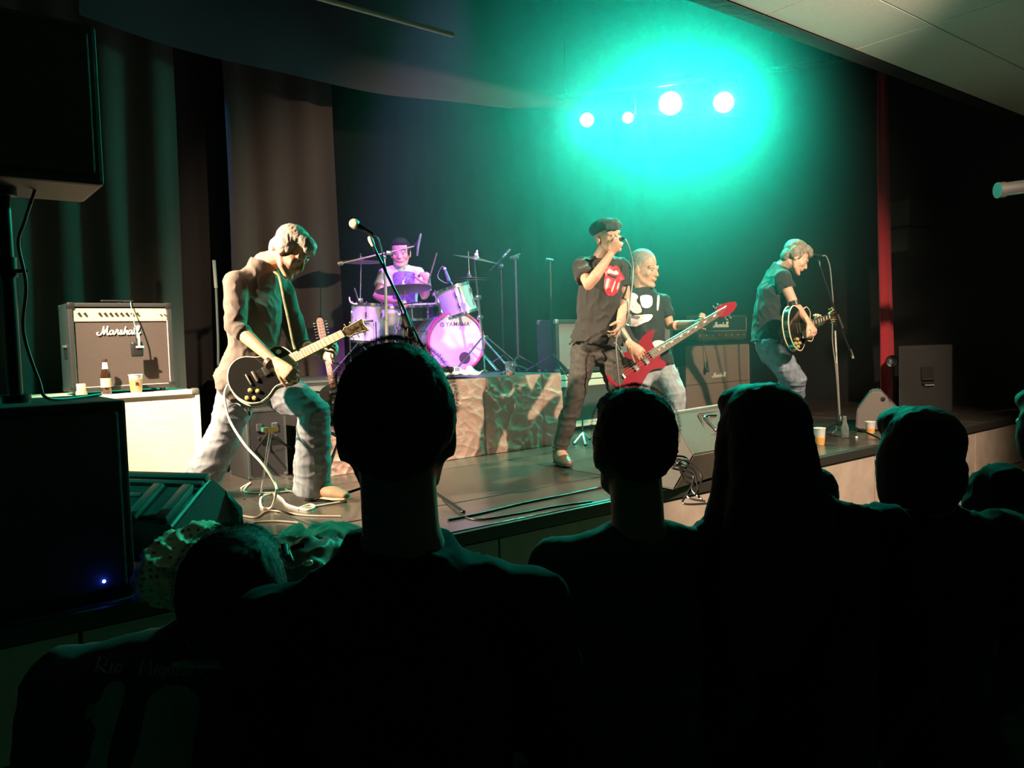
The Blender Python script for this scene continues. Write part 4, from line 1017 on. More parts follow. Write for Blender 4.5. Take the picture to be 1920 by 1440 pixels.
for k in range(3):
    a_ = .2+k*2.1; q = P(724, 640, 7.35)+V((math.cos(a_)*.165, math.sin(a_)*.165, 0)); e = V((q.x, q.y, DZ+.012))
    MB().tube([q+V((0, 0, .12)), e], .006, n=8).ell(e, .012, None, 10, 6).build('leg', CHROME, ft2, True)
sn = drum('snare_drum', 'shallow black snare drum between the drummer and the bass drum', P(795, 572, 7.35), (UP*.98-YAW_F*.1), .17, .12, mat('drumhead_white', (.80, .74, .82), .5), mat('black_shell', (.015, .015, .02), .25, coat=.4), lugs=8)
q = P(795, 588, 7.35)
b = MB(); b.tube([q, V((q.x, q.y, DZ+.25))], .011, n=10)
b.build('stand_tube', CHROME, sn, True); tripod(sn, V((q.x, q.y, DZ+.27)), DZ, .22, 3, .4, CHROME)
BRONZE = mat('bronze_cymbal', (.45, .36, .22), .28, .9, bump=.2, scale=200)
def cymbal(label, c, axis, r, foot, m=BRONZE, legs=True, bright=True, nm='cymbal'):
    t = thing(nm, V((foot[0], foot[1], DZ)), label, 'cymbal'); ax = V(axis).normalized()
    MB().lathe(c, [(-.012, r), (-.010, r), (.004, r*.35), (.006, r*.16), (.022, r*.10), (.024, .01), (.022, .006), (.004, r*.12), (.002, r*.2), (0, r*.35), (-.0125, r*.99)], ax, 48).build('plate', m, t, True)
    MB().lathe(c, [(.018, .012), (.03, .018), (.04, .016), (.042, .008), (.065, .008), (.07, .003)], ax, 16).build('wing_nut', WHITE if bright else CHROME, t, True)
    hb = V((foot[0], foot[1], DZ+.32)); cj = V(c)-ax*.05
    mid = V(cj)*.55+hb*.45
    MB().tube([V(c)-ax*.0, cj, mid], .007, n=10).build('upper_tube', CHROME, t, True)
    MB().tube([mid+(cj-mid)*.03, hb], .0115, n=12).build('lower_tube', CHROME, t, True)
    for f in (0, .98): 
        q = mid if f == 0 else hb+(mid-hb)*.5
        MB().box(q, (.05, .03, .035), None, .006).build('clamp', CHROME, t, True)
    if legs: tripod(t, hb, DZ, .3, 3, .9, CHROME)
    return t
cc = P(892, 484, 6.75); fo = P(906, 690, 6.9)
cymbal('bright crash cymbal tilted right on its tall chrome stand', cc, (UP*.96+YAW_R*.22-YAW_F*.10), .20, (fo.x, fo.y))
cc = P(757, 541, 6.85); fo = P(742, 690, 7.1)
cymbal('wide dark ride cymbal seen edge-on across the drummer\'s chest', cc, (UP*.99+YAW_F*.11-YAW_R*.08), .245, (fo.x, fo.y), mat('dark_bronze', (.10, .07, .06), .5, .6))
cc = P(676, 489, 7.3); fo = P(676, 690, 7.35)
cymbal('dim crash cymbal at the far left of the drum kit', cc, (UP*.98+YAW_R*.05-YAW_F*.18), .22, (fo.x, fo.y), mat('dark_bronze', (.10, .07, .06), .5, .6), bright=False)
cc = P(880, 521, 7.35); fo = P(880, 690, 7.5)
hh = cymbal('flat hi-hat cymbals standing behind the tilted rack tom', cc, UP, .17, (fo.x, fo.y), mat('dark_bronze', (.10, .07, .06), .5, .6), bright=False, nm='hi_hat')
MB().lathe(cc-UP*.03, [(.0, .165), (.003, .165), (.018, .02), (.02, .01)], UP, 40).build('lower_plate', mat('dark_bronze', (.10, .07, .06), .5, .6), hh, True)
MB().tube([cc, P(878, 472, 7.35)], .004, n=8).build('pull_rod', CHROME, hh, True)
# drum throne
th = thing('drum_stool', P(755, 690, 7.85), 'black round drum stool under the drummer', 'stool')
tp = P(755, 612, 7.85); tp = V((tp.x, tp.y, DZ+.47))
MB().lathe(tp, [(-.07, .15), (-.065, .17), (-.01, .17), (0, .15), (.002, .01)], n=28).build('seat', BLACK, th, True)
MB().tube([tp-UP*.07, V((tp.x, tp.y, DZ+.2))], .016, n=12).build('post', CHROME, th, True)
tripod(th, V((tp.x, tp.y, DZ+.24)), DZ, .25, 3, .5, CHROME)
# drum mics
dm = thing('microphone', P(836, 505, 6.95), 'small violet-lit microphone clipped over the rack tom', 'microphone')
MB().tube([P(835, 507, 6.98), P(842, 526, 7.0)], [.011, .016], n=14).build('body', mat('lilac_metal', (.35, .32, .45), .3, .5), dm, True)
MB().ell(P(834, 504, 6.98), .014).build('connector', WHITE, dm, True)
MB().tube(cat([P(834, 503, 6.98), P(829, 500, 6.98), P(822, 512, 7.0), P(822, 522, 7.0), P(834, 530, 7.02), P(842, 530, 7.02)]), .0045, n=8).tube([P(842, 526, 7.0), P(848, 532, 7.02)], .006, n=8).build('gooseneck', mat('grey_cable', (.20, .19, .17), .4), dm, True)
dm2 = thing('microphone', P(668, 556, 6.85), 'small microphone on a curled clip over the left floor tom', 'microphone')
MB().tube([P(664, 540, 6.85), P(671, 562, 6.87)], [.008, .012], n=12).build('body', mat('mic_black', (.03, .03, .03), .25, .4), dm2, True)
MB().tube(cat([P(655, 557, 6.85), P(657, 566, 6.85), P(666, 570, 6.86), P(676, 568, 6.88)]), .006, n=8).build('clip', CREAM, dm2, True)
# overhead boom stand (left)
oh = thing('microphone_stand', P(728, 700, 6.45), 'tall overhead microphone stand crossing the drummer\'s face', 'microphone stand')
WORN = mat('worn_pinkish_pole', (.28, .22, .19), .45, .5)
fz = PY(727, 690, 5.35); fx, fy = fz.x, fz.y
dd = (V((fx, fy, 2.0))-CAM).dot(fwd)
MB().tube([P(720, 482, dd), P(725, 600, dd)], .010, n=12).build('upper_tube', WORN, oh, True)
MB().tube([P(722, 510, dd), V((fx, fy, DZ+.1))], .012, n=12).build('lower_tube', WORN, oh, True)
MB().tube([P(634, 495, dd-.1), P(642, 493, dd-.1)], .016, n=10).tube([P(636, 494.5, dd-.1), P(776, 462, dd+.2)], [.008, .006], n=10).build('boom', WORN, oh, True)
MB().ell(P(720, 482, dd), .02).box(P(729, 474, dd), (.06, .03, .03), None, .008).build('clutch', CHROME, oh, True)
tripod(oh, V((fx, fy, DZ+.13)), DZ, .24, 3, .3)
om = thing('microphone', P(786, 455, dd+.2), 'overhead pencil microphone on the end of the long boom', 'microphone')
MB().tube([P(789, 438, dd+.2), P(784, 460, dd+.2), P(782, 480, dd+.2)], [.009, .012, .008], n=12).build('body', mat('grey_metal', (.14, .14, .14), .4, .6), om, True)
MB().tube([P(776, 462, dd+.2), P(784, 452, dd+.2)], .006, n=8).build('clip', BLACKP, om, True)
# dim stands at the right of the kit
for i, (px, top_, bot, yv, lb, brt) in enumerate(((939, 500, 668, 5.9, 'dark microphone stand just right of the crash cymbal', 0), (966, 486, 690, 5.45, 'slim tall microphone stand at the right end of the riser', 1), (1031, 490, 700, 5.35, 'thin upright microphone stand beside the grey-clothed amplifier', 1))):
    tt = PY(px, top_, yv); t = thing('microphone_stand', (tt.x, yv, DZ), lb, 'microphone stand')
    x2 = tt.x; z2 = tt.z
    MB().tube([V((x2, yv, z2)), V((x2, yv, DZ+.12))], .010, n=10).build('pole', STANDB if not brt else mat('dark_steel', (.05, .05, .05), .4, .5), t, True)
    tripod(t, V((x2, yv, DZ+.15)), DZ, .24, 3, .5+i)
    if i == 0:
        MB().tube([PY(918, 508, yv), PY(955, 470, yv)], .009, n=10).build('boom', STANDB, t, True); MB().ell(V((x2, yv, z2)), .03).build('clutch', BLACKP, t, True)
        mm = thing('microphone', PY(955, 470, yv), 'slender microphone on the short boom over the crash cymbal edge', 'microphone')
        MB().tube([PY(942, 483, yv-.02), PY(956, 468, yv-.02)], .012, n=12).build('body', mat('grey_metal', (.14, .14, .14), .4, .6), mm, True)
        MB().ell(PY(947, 478, yv-.02), .015).build('ring', CHROME, mm, True)
    elif i == 1:
        MB().box(V((x2, yv, z2+.01)), (.07, .03, .04), None, .008).build('clamp', BLACKP, t, True); MB().tube([PY(956, 484, yv), PY(975, 477, yv)], .011, n=10).build('crossbar', mat('dark_steel', (.05, .05, .05), .4, .5), t, True)
    else:
        MB().tube([PY(1023, 486, yv), PY(1036, 488, yv)], .012, n=10).build('crossbar', mat('grey_metal', (.14, .14, .14), .4, .6), t, True)
# kick mic on short stand + green-lit floor stand in front of riser
km = thing('microphone_stand', P(905, 690, 6.6), 'low folding stand with a long diagonal arm right of the bass drum', 'microphone stand')
yv = 5.6
MB().tube([PY(912, 632, yv), PY(966, 678, yv)], .006, n=8).build('arm', mat('grey_metal', (.14, .14, .14), .4, .6), km, True)
MB().box(PY(910, 633, yv), (.05, .03, .04), None, .008).build('clamp', CHROME, km, True)
h = PY(968, 679, yv); h = V((h.x, yv, DZ+.06)); 
MB().tube([PY(966, 678, yv), h], .008, n=8).build('joint', CHROME, km, True)
tripod(km, h, DZ, legs=[PY(940, 695, 5.3), PY(992, 682, 5.7), PY(948, 684, 6.0)], m=mat('grey_metal', (.14, .14, .14), .4, .6))
fs = thing('microphone_stand', FZ(1092, 832), 'low microphone stand with white feet beside the white-edged case', 'microphone stand')
hb = FZ(1093, 828); dh = (hb-CAM).dot(fwd)
MB().tube([V((hb.x, hb.y, 1.06)), P(1090, 700, dh)], .007, n=8).build('pole', mat('grey_metal', (.14, .14, .14), .4, .6), fs, True)
tripod(fs, V((hb.x, hb.y, 1.08)), 1.0, legs=[FZ(1076, 834), FZ(1106, 824), FZ(1098, 836)], m=WHITE)
MB().tube([P(1090, 700, dh), P(1064, 706, dh), P(1052, 690, dh)], .006, n=8).build('boom', mat('grey_metal', (.14, .14, .14), .4, .6), fs, True)
# ------------------------------------------------------------------ things on the stage lip at right
def cup_at(px, py, h, r0, r1, level, label, beer):
    q = FZ(px, py, 1.003); return cup(0, q, h, r0, r1, level, label, beer, 'beer cups on the stage lip')
cup_at(1537, 833, .125, .034, .046, .42, 'plastic cup of amber beer nearest the long-haired woman\'s head', AMBER)
cup_at(1632, 812, .095, .032, .042, .4, 'plastic cup with a little beer right of the glass bottle', AMBER)
q = FZ(1584, 820, 1.003)
bt = thing('glass_bottle', q, 'clear empty glass bottle beside the right microphone stand', 'bottle')
MB().lathe(q, [(0, .030), (.004, .033), (.04, .034), (.09, .030), (.125, .018), (.165, .0135), (.168, .0165), (.178, .0165), (.18, .012), (.16, .010), (.12, .014), (.085, .026), (.04, .030), (.012, .028), (.010, .002)], n=28).build('glass', mat('clear_glass', (.95, .97, .95), .03, trans=.92), bt, True)
q = FZ(1606, 820, 1.008)
lt = MB(); lt.box(q, (.055, .018, .012), Matrix.Rotation(.5, 3, 'Z'), .004); tag(lt.build('lighter', WHITE, None, True), 'small white lighter lying beside the clear glass bottle', 'lighter')
q = FZ(1500, 812, 1.0)
# ------------------------------------------------------------------ cables on the stage floor
CABW = mat('pale_cable', (.75, .62, .48), .45)
def cable(pts, r, m, label, name='cable', k=8):
    return tag(MB().tube(cat(pts, k), r, n=8).build(name, m, None, True), label, 'cable')
fl = lambda px, py, z=1.006: FZ(px, py, z)
cable([P(427, 722, 4.33), P(421, 738, 4.3), P(424, 765, 4.25), P(434, 795, 4.18), P(460, 835, 4.0), P(492, 870, 3.92), P(515, 905, 3.9), P(518, 925, 3.9), fl(508, 952), fl(490, 950), fl(491, 932), fl(512, 926), fl(528, 935), fl(540, 947), fl(575, 956), fl(590, 950), fl(580, 946), fl(560, 954), fl(600, 948), fl(650, 940)], .0065, CABW, 'pale guitar cable falling from the black guitar and looping on the stage', 'guitar_cable')
cable([fl(452, 915), fl(470, 905), fl(458, 921), fl(500, 924), fl(540, 921), fl(556, 916), fl(535, 917), fl(560, 923), fl(640, 915)], .005, CABW, 'pale loose cable lying across the stage behind the looped one')
cable([fl(455, 967), fl(480, 970), fl(497, 960), fl(520, 958), fl(570, 966), fl(640, 968)], .005, mat('brown_cable', (.30, .20, .14), .5), 'brown cable curving past the left floor monitor')
cable([fl(470, 984), fl(480, 979), fl(520, 977), fl(560, 980)], .005, mat('brown_cable', (.30, .20, .14), .5), 'short brown cable end beside the olive jacket')
cable([fl(840, 975), fl(900, 963), fl(980, 944), fl(1060, 928), fl(1135, 912), fl(1200, 898), fl(1262, 884)], .007, BLACKP, 'black cable running along the stage floor to the right floor monitor')
cable([fl(830, 935), fl(880, 972), fl(960, 965), fl(1040, 950), fl(1110, 940)], .005, BLACKP, 'thin black cable near the stage lip at centre')
for i in range(5):
    cable([fl(1252+i*2, 884+i*3), P(1262, 876-i*7, 4.5), P(1282, 862+i*9, 4.42), P(1300, 872+i*10, 4.40), P(1316-i*9, 895+i*12, 4.36), P(1304+i*6, 928+i*4, 4.3)], .006, mat('cable_black_gloss', (.02, .02, .02), .25), ['top', 'second', 'third', 'fourth', 'lowest'][i]+' black cable of the bundle drooping over the lip under the right monitor')
cable([P(1170, 448, 5.62), P(1176, 455, 5.62), P(1184, 480, 5.65), P(1187, 510, 5.66), P(1182, 560, 5.62), P(1176, 600, 5.55), P(1163, 618, 5.45), P(1155, 640, 5.42), P(1158, 690, 5.4), P(1163, 740, 5.42), P(1168, 800, 5.45), fl(1180, 868)], .0055, mat('grey_cable', (.20, .19, .17), .4), 'grey microphone cable hanging from the singer\'s hands', 'microphone_cable')
cable([P(430, 762, 4.4), P(445, 757, 4.35), P(462, 770, 4.32), P(468, 778, 4.32), P(466, 765, 4.33)], .005, BLACKP, 'short black strap end dangling below the black guitar', 'strap_end')
# ------------------------------------------------------------------ garments heaped on the stage lip
def heap(name, label, cat_, cx, cy, cz, rx, ry, rz, m, seed, yaw=0, voxel=.012, amp=.03):
    b = MB(); R = Matrix.Rotation(yaw, 3, 'Z'); rnd = random.Random(seed)
    b.ell((cx, cy, cz), (rx, ry, rz), R, 24, 14)
    for k in range(5):
        o = R @ V((rnd.uniform(-.75, .75)*rx, rnd.uniform(-.6, .6)*ry, 0)); q = rnd.uniform(.3, .55)
        b.ell(V((cx, cy, cz))+o+V((0, 0, rz*rnd.uniform(-.1, .35))), (rx*q, ry*q*1.1, rz*q*1.3), R @ Matrix.Rotation(rnd.uniform(-.6, .6), 3, 'Y'), 16, 10)
    o = bake(b, voxel, 3, name, m, None, wrinkle(amp, 7, (1, 1, 1.6), seed, .003))
    for v in o.data.vertices: v.co.z = max(v.co.z, 1.004)
    return tag(o, label, cat_)
def dots():
    m = mat('polka_dot_cloth', (.50, .46, .34), .9)
    nt = m.node_tree; b = nt.nodes['Principled BSDF']
    tc = nt.nodes.new('ShaderNodeTexCoord'); v = nt.nodes.new('ShaderNodeTexVoronoi'); v.inputs['Scale'].default_value = 42; v.inputs['Randomness'].default_value = .35
    mr = nt.nodes.new('ShaderNodeMath'); mr.operation = 'LESS_THAN'; mr.inputs[1].default_value = .27
    mx = nt.nodes.new('ShaderNodeMix'); mx.data_type = 'RGBA'; mx.inputs['A'].default_value = (.50, .46, .34, 1); mx.inputs['B'].default_value = (.12, .09, .07, 1)
    nt.links.new(tc.outputs['Object'], v.inputs['Vector']); nt.links.new(v.outputs['Distance'], mr.inputs[0]); nt.links.new(mr.outputs[0], mx.inputs['Factor']); nt.links.new(mx.outputs['Result'], b.inputs['Base Color'])
    return m
a = FZ(372, 1050); 
p = P(360, 1015, 2.92); heap('polka_dot_scarf', 'pale cloth with dark dots heaped against the left floor monitor', 'cloth', p.x, p.y, 1.09, .24, .15, .15, dots(), 3, .7)
p = P(455, 1030, 3.02); heap('polka_dot_jacket', 'pale dotted garment sleeve lying behind the cropped head at left', 'cloth', p.x, p.y, 1.06, .16, .10, .10, dots(), 9, .5)
p = P(292, 1062, 2.88); heap('brown_scarf', 'brownish cloth end hanging beside the left subwoofer', 'cloth', p.x, p.y, 1.03, .10, .08, .07, mat('brown_knit', (.24, .17, .13), .95, bump=.8, scale=60), 12, .6)
p = P(585, 998, 3.30); heap('olive_jacket', 'folded olive green jacket lying on the stage behind the big head', 'jacket', p.x, p.y, 1.05, .25, .16, .09, mat('olive_cotton', (.17, .17, .12), .9, bump=.5, scale=40), 5, .6)
p = P(575, 1040, 3.08); bag = heap('shoulder_bag', 'dark crumpled shoulder bag with buckles on the stage lip', 'bag', p.x, p.y, 1.05, .20, .12, .08, mat('bag_brown_black', (.09, .075, .065), .6, bump=.4, scale=40), 8, .5)
MB().tube(cat([P(532, 1020, 3.0), P(538, 1045, 2.95), P(550, 1052, 2.93), P(545, 1030, 2.97), P(570, 1022, 3.0)]), [(.012, .003)]*25, n=8).build('strap', BLACKP, bag, True)
MB().ell(P(578, 1056, 2.9), (.02, .012, .012)).build('buckle', CHROME, bag, True)

# straight stand standing behind the grey-haired guitarist
q = FZ(412, 872); dq = (q-CAM).dot(fwd); hb = V((q.x, q.y, 1.12))
bs_ = thing('microphone_stand', q, 'thin upright microphone stand standing behind the grey-haired guitarist\'s back', 'microphone stand')
MB().tube([P(401, 488, dq), P(405, 540, dq)], .013, n=10).build('rubber_grip', mat('grey_rubber', (.12, .11, .10), .6), bs_, True)
MB().tube([P(405, 540, dq), P(409, 640, dq), hb], .010, n=10).build('pole', mat('dark_steel', (.05, .05, .05), .4, .5), bs_, True)
tripod(bs_, hb, 1.0, .25, 3, .4)
# ------------------------------------------------------------------ people
def hand(mb, w, d, pn, ts, curl=(.5, .7, .5), s=1.0, spread=.0, thumb=(.6, .7, .3), tcurl=.5, fingers=None):
    """w wrist, d direction, pn palm normal (fingers curl that way), ts=+1/-1 thumb side along d x pn"""
    d = V(d).normalized(); pn = (V(pn)-d*V(pn).dot(d)).normalized(); t = d.cross(pn).normalized()*ts
    w = V(w)
    mb.tube([w-d*.02*s, w+d*.02*s, w+d*.06*s, w+d*.092*s], [(.026*s, .019*s), (.034*s, .018*s), (.042*s, .016*s), (.041*s, .012*s)], t, 14, 'round')
    Ls = (.070, .080, .075, .058)
    for i in range(4):
        off = (1.5-i)*.0225*s
        p = w+d*(.090-.004*abs(i-1.3))*s+t*off
        c = fingers[i] if fingers else curl
        dirn = (d+t*((1.5-i)*(.06+spread))).normalized(); L = Ls[i]*s*1.08; pts = [p-dirn*.012*s, p]; a = 0
        for k, fr in enumerate((.46, .30, .26)):
            a += c[k]; v = dirn*math.cos(a)+pn*math.sin(a); pts.append(pts[-1]+v*L*fr)
        mb.tube(pts, [.0098*s, .0098*s, .0088*s, .008*s, .0068*s], None, 10, 'round')
    p = w+d*.028*s+t*.030*s; v1 = (d*thumb[0]+t*thumb[1]+pn*thumb[2]).normalized()
    q = p+v1*.042*s; v2 = (v1*math.cos(tcurl)+(d*.7+pn*.5-t*.3).normalized()*math.sin(tcurl)).normalized(); r = q+v2*.034*s
    mb.tube([p-v1*.01*s, q, r, r+v2*.022*s], [.0145*s, .0115*s, .0105*s, .008*s], None, 10, 'round')
def head_parts(mb, c, f, u, s=1.0, neck=None, nr=.056):
    f = V(f).normalized(); u = (V(u)-f*V(u).dot(f)).normalized(); x = f.cross(u).normalized()
    M = basis(x, f, u, V(c)) @ Matrix.Scale(s, 4); R = basis(x, f, u, V((0, 0, 0))).to_3x3()
    g = lambda a, b, c_: M @ V((a, b, c_))
    def E(p, r): mb.ell(g(*p), tuple(q*s for q in r), R, 20, 14)
    E((0, -.016, .038), (.075, .094, .082)); E((0, .024, -.02), (.064, .068, .085)); E((0, .045, -.055), (.048, .045, .05))
    for sd in (-1, 1):
        mb.tube([g(sd*.050, -.004, -.04), g(sd*.042, .03, -.078), g(sd*.015, .070, -.100)], [.020*s, .020*s, .019*s], None, 10, 'round')
        E((sd*.036, .058, -.030), (.026, .022, .024)); E((sd*.079, -.008, -.012), (.008, .020, .032)); E((sd*.072, -.004, -.014), (.012, .012, .022))
        mb.tube([g(sd*.048, .072, .014), g(sd*.018, .086, .017)], [.009*s, .010*s], None, 8, 'round')
        E((sd*.011, .096, -.036), (.009, .010, .008))
    E((0, .082, -.102), (.022, .017, .017))
    mb.tube([g(0, .080, .012), g(0, .094, -.012), g(0, .106, -.033)], [.009*s, .0105*s, .0115*s], None, 10, 'round')
    E((0, .084, -.058), (.027, .016, .014)); E((0, .0925, -.055), (.021, .007, .0055)); E((0, .091, -.067), (.018, .008, .0065))
    if neck is not None: mb.tube([V(neck)-(g(0, -.015, -.04)-V(neck)).normalized()*.004, V(neck), g(0, -.02, -.05), g(0, -.02, 0)], [(nr*1.05*s, nr*1.0*s), nr*1.0*s, nr*s*.97, nr*s*.9], x, 16, 'round')
    return g, R, x, f, u
EYEW = mat('eye_white', (.45, .40, .36), .25); IRIS = mat('iris_dark', (.03, .02, .015), .2); LIPM = mat('lips', (.45, .18, .15), .5)
def face_parts(root, g, R, s, browm, skin=None):
    skin = skin or SKIN
    for sd in (-1, 1):
        e = MB().ell(g(sd*.031, .0735, -.004), .0105*s, R, 14, 10).build('eye', EYEW, root, True)
        MB().ell(g(sd*.031, .0830, -.005), (.0055*s, .003*s, .0055*s), R, 10, 8).build('iris', IRIS, e, True)
        MB().tube([g(sd*.052, .070, .022), g(sd*.034, .083, .028), g(sd*.014, .087, .023)], [(.003*s, .004*s)]*3, None, 8, 'round').build('eyebrow', browm, root, True)
        lid = MB().ell(g(sd*.031, .0705, .0035), (.0125*s, .0125*s, .0085*s), R, 14, 10).build('eyelid', skin, root, True)
def hair_blob(root, g, R, s, m, style, seed=0, name='hair', voxel=.006, amp=.003):
    mb = MB()
    def E(p, r): mb.ell(g(*p), tuple(q*s for q in r), R, 20, 14)
    if style == 'short':
        E((0, -.028, .048), (.081, .093, .080)); E((0, -.060, .0), (.072, .055, .065)); E((0, .018, .085), (.066, .062, .040))
        for sd in (-1, 1): E((sd*.068, -.030, .022), (.018, .045, .048)); E((sd*.071, .018, .010), (.010, .016, .034))
    elif style == 'cropped':
        E((0, -.026, .050), (.082, .094, .081)); E((0, -.053, .0), (.072, .052, .06))
        for sd in (-1, 1): E((sd*.066, -.025, .022), (.015, .042, .045))
    elif style == 'messy':
        E((0, -.032, .052), (.085, .098, .082)); E((0, -.072, -.01), (.066, .046, .070)); E((0, .028, .084), (.068, .066, .042)); E((.0, .074, .066), (.050, .026, .026))
        for sd in (-1, 1): E((sd*.072, -.03, .020), (.022, .05, .055)); E((sd*.071, .014, .010), (.011, .015, .026))
    elif style == 'bob':
        E((0, -.030, .048), (.092, .104, .088)); E((0, -.050, -.035), (.094, .072, .10)); E((0, .03, .088), (.074, .072, .044))
        for sd in (-1, 1): E((sd*.080, -.015, -.03), (.026, .055, .105))
    elif style == 'long':
        E((0, -.030, .050), (.090, .104, .088)); E((0, .03, .088), (.074, .072, .044))
        mb.tube([g(0, -.04, .05), g(0, -.07, -.06), g(0, -.085, -.18), g(0, -.09, -.30), g(0, -.09, -.42)], [(.088*s, .07*s), (.10*s, .062*s), (.132*s, .055*s), (.155*s, .045*s), (.14*s, .03*s)], g(1, 0, 0)-g(0, 0, 0), 24, 'round')
        for sd in (-1, 1): mb.tube([g(sd*.06, .0, .04), g(sd*.082, -.02, -.08), g(sd*.118, -.03, -.2), g(sd*.14, -.03, -.3)], [.035*s, .034*s, .04*s, .03*s], None, 12, 'round')
    elif style == 'curly':
        rnd = random.Random(seed)
        E((0, -.022, .045), (.090, .104, .090)); E((0, -.055, -.02), (.085, .06, .085))
        for sd in (-1, 1): E((sd*.076, -.02, .005), (.022, .05, .065))
        for k in range(150):
            th_, ph = rnd.uniform(0, 2*math.pi), rnd.uniform(-.5, 1.5); v = V((math.cos(th_)*math.cos(ph)*.088, math.sin(th_)*math.cos(ph)*.1, math.sin(ph)*.09))
            if v.y > .05 and v.z < .06: continue
            E((v.x, v.y-.022, v.z+.042), (.014, .014, .014))
    def dz(co):
        q = co*55; q.z *= .6
        return amp*(.8*noise.noise(q+V((seed, 0, 0)))+.7*noise.noise(co*120)) + amp*.3
    return bake(mb, voxel, 1 if voxel < .007 else 7, name, m, root, dz)
def strands(root, g, R, s, m, n, style, seed=1, L=.008):
    """fine hair tips standing off the silhouette: one stuff mesh"""
    rnd = random.Random(seed); b = MB()
    for k in range(n):
        th_ = rnd.uniform(0, 2*math.pi); ph = rnd.uniform(-.4, 1.55)
        v = V((math.cos(th_)*math.cos(ph), math.sin(th_)*math.cos(ph), math.sin(ph)))
        if v.y > .55 and v.z < .5: continue
        p = V((v.x*.088, v.y*.100-.024, v.z*.088+.046)); dn = (v+V((rnd.gauss(0, .5), rnd.gauss(0, .5), rnd.gauss(0, .5)-.2))).normalized()
        l = rnd.uniform(.5, 1.2)*L; a = g(*p); c = g(*(p+dn*l*.6)); e = g(*(p+dn*l+V((rnd.gauss(0, .3), rnd.gauss(0, .3), -.3))*l*.4))
        w = .00012*s; sx_ = V((rnd.gauss(0, 1), rnd.gauss(0, 1), rnd.gauss(0, 1))).normalized()*w
        vs_ = [b.b.verts.new(q) for q in (a-sx_*1.5, a+sx_*1.5, c+sx_, c-sx_, e)]
        b.b.faces.new((vs_[0], vs_[1], vs_[2], vs_[3])); b.b.faces.new((vs_[3], vs_[2], vs_[4]))
    o = b.build('hair_wisps', m, root); o['kind'] = 'stuff'; return o
def torso_tubes(mb, J, k=1.0, inf=0.0, low=None, flare=0.0):
    sR, sL = J['sR'], J['sL']; sv = (sL-sR); side = sv.normalized(); sc_m = (sR+sL)/2; hw = sv.length/2
    nb, ch, wa, pe = J['nb'], J['ch'], J['wa'], J['pe']
    T = J.get('tw', (.150, .128, .15)); D = J.get('td', (.105, .095, .11))
    pts = [nb+(nb-sc_m)*(.05 if low is None else .14), sc_m+(ch-sc_m)*.05, ch, wa, pe]
    rr = [(.062*k+inf, .056*k+inf) if low is None else (.068*k+inf, .062*k+inf), (hw*.80+inf, .080*k+inf), (T[0]*k+inf, D[0]*k+inf), (T[1]*k+inf*1.6, D[1]*k+inf*1.6), (T[2]*k+inf*1.6+flare, D[2]*k+inf*1.6+flare)]
    if low is not None: pts.append(low); rr.append((T[2]*k+inf*2+flare, D[2]*k+inf*2+flare))
    mb.tube(pts, rr, side, 24, ('flat' if low is not None else 'round', 'flat' if low is not None else 'round'))
    for s_ in (sR, sL): mb.tube([nb*.72+sc_m*.28, nb*.28+sc_m*.25+s_*.47, s_*.86+sc_m*.14, s_], [.050*k+inf, .050*k+inf, .054*k+inf, .054*k+inf], None, 14, 'round')
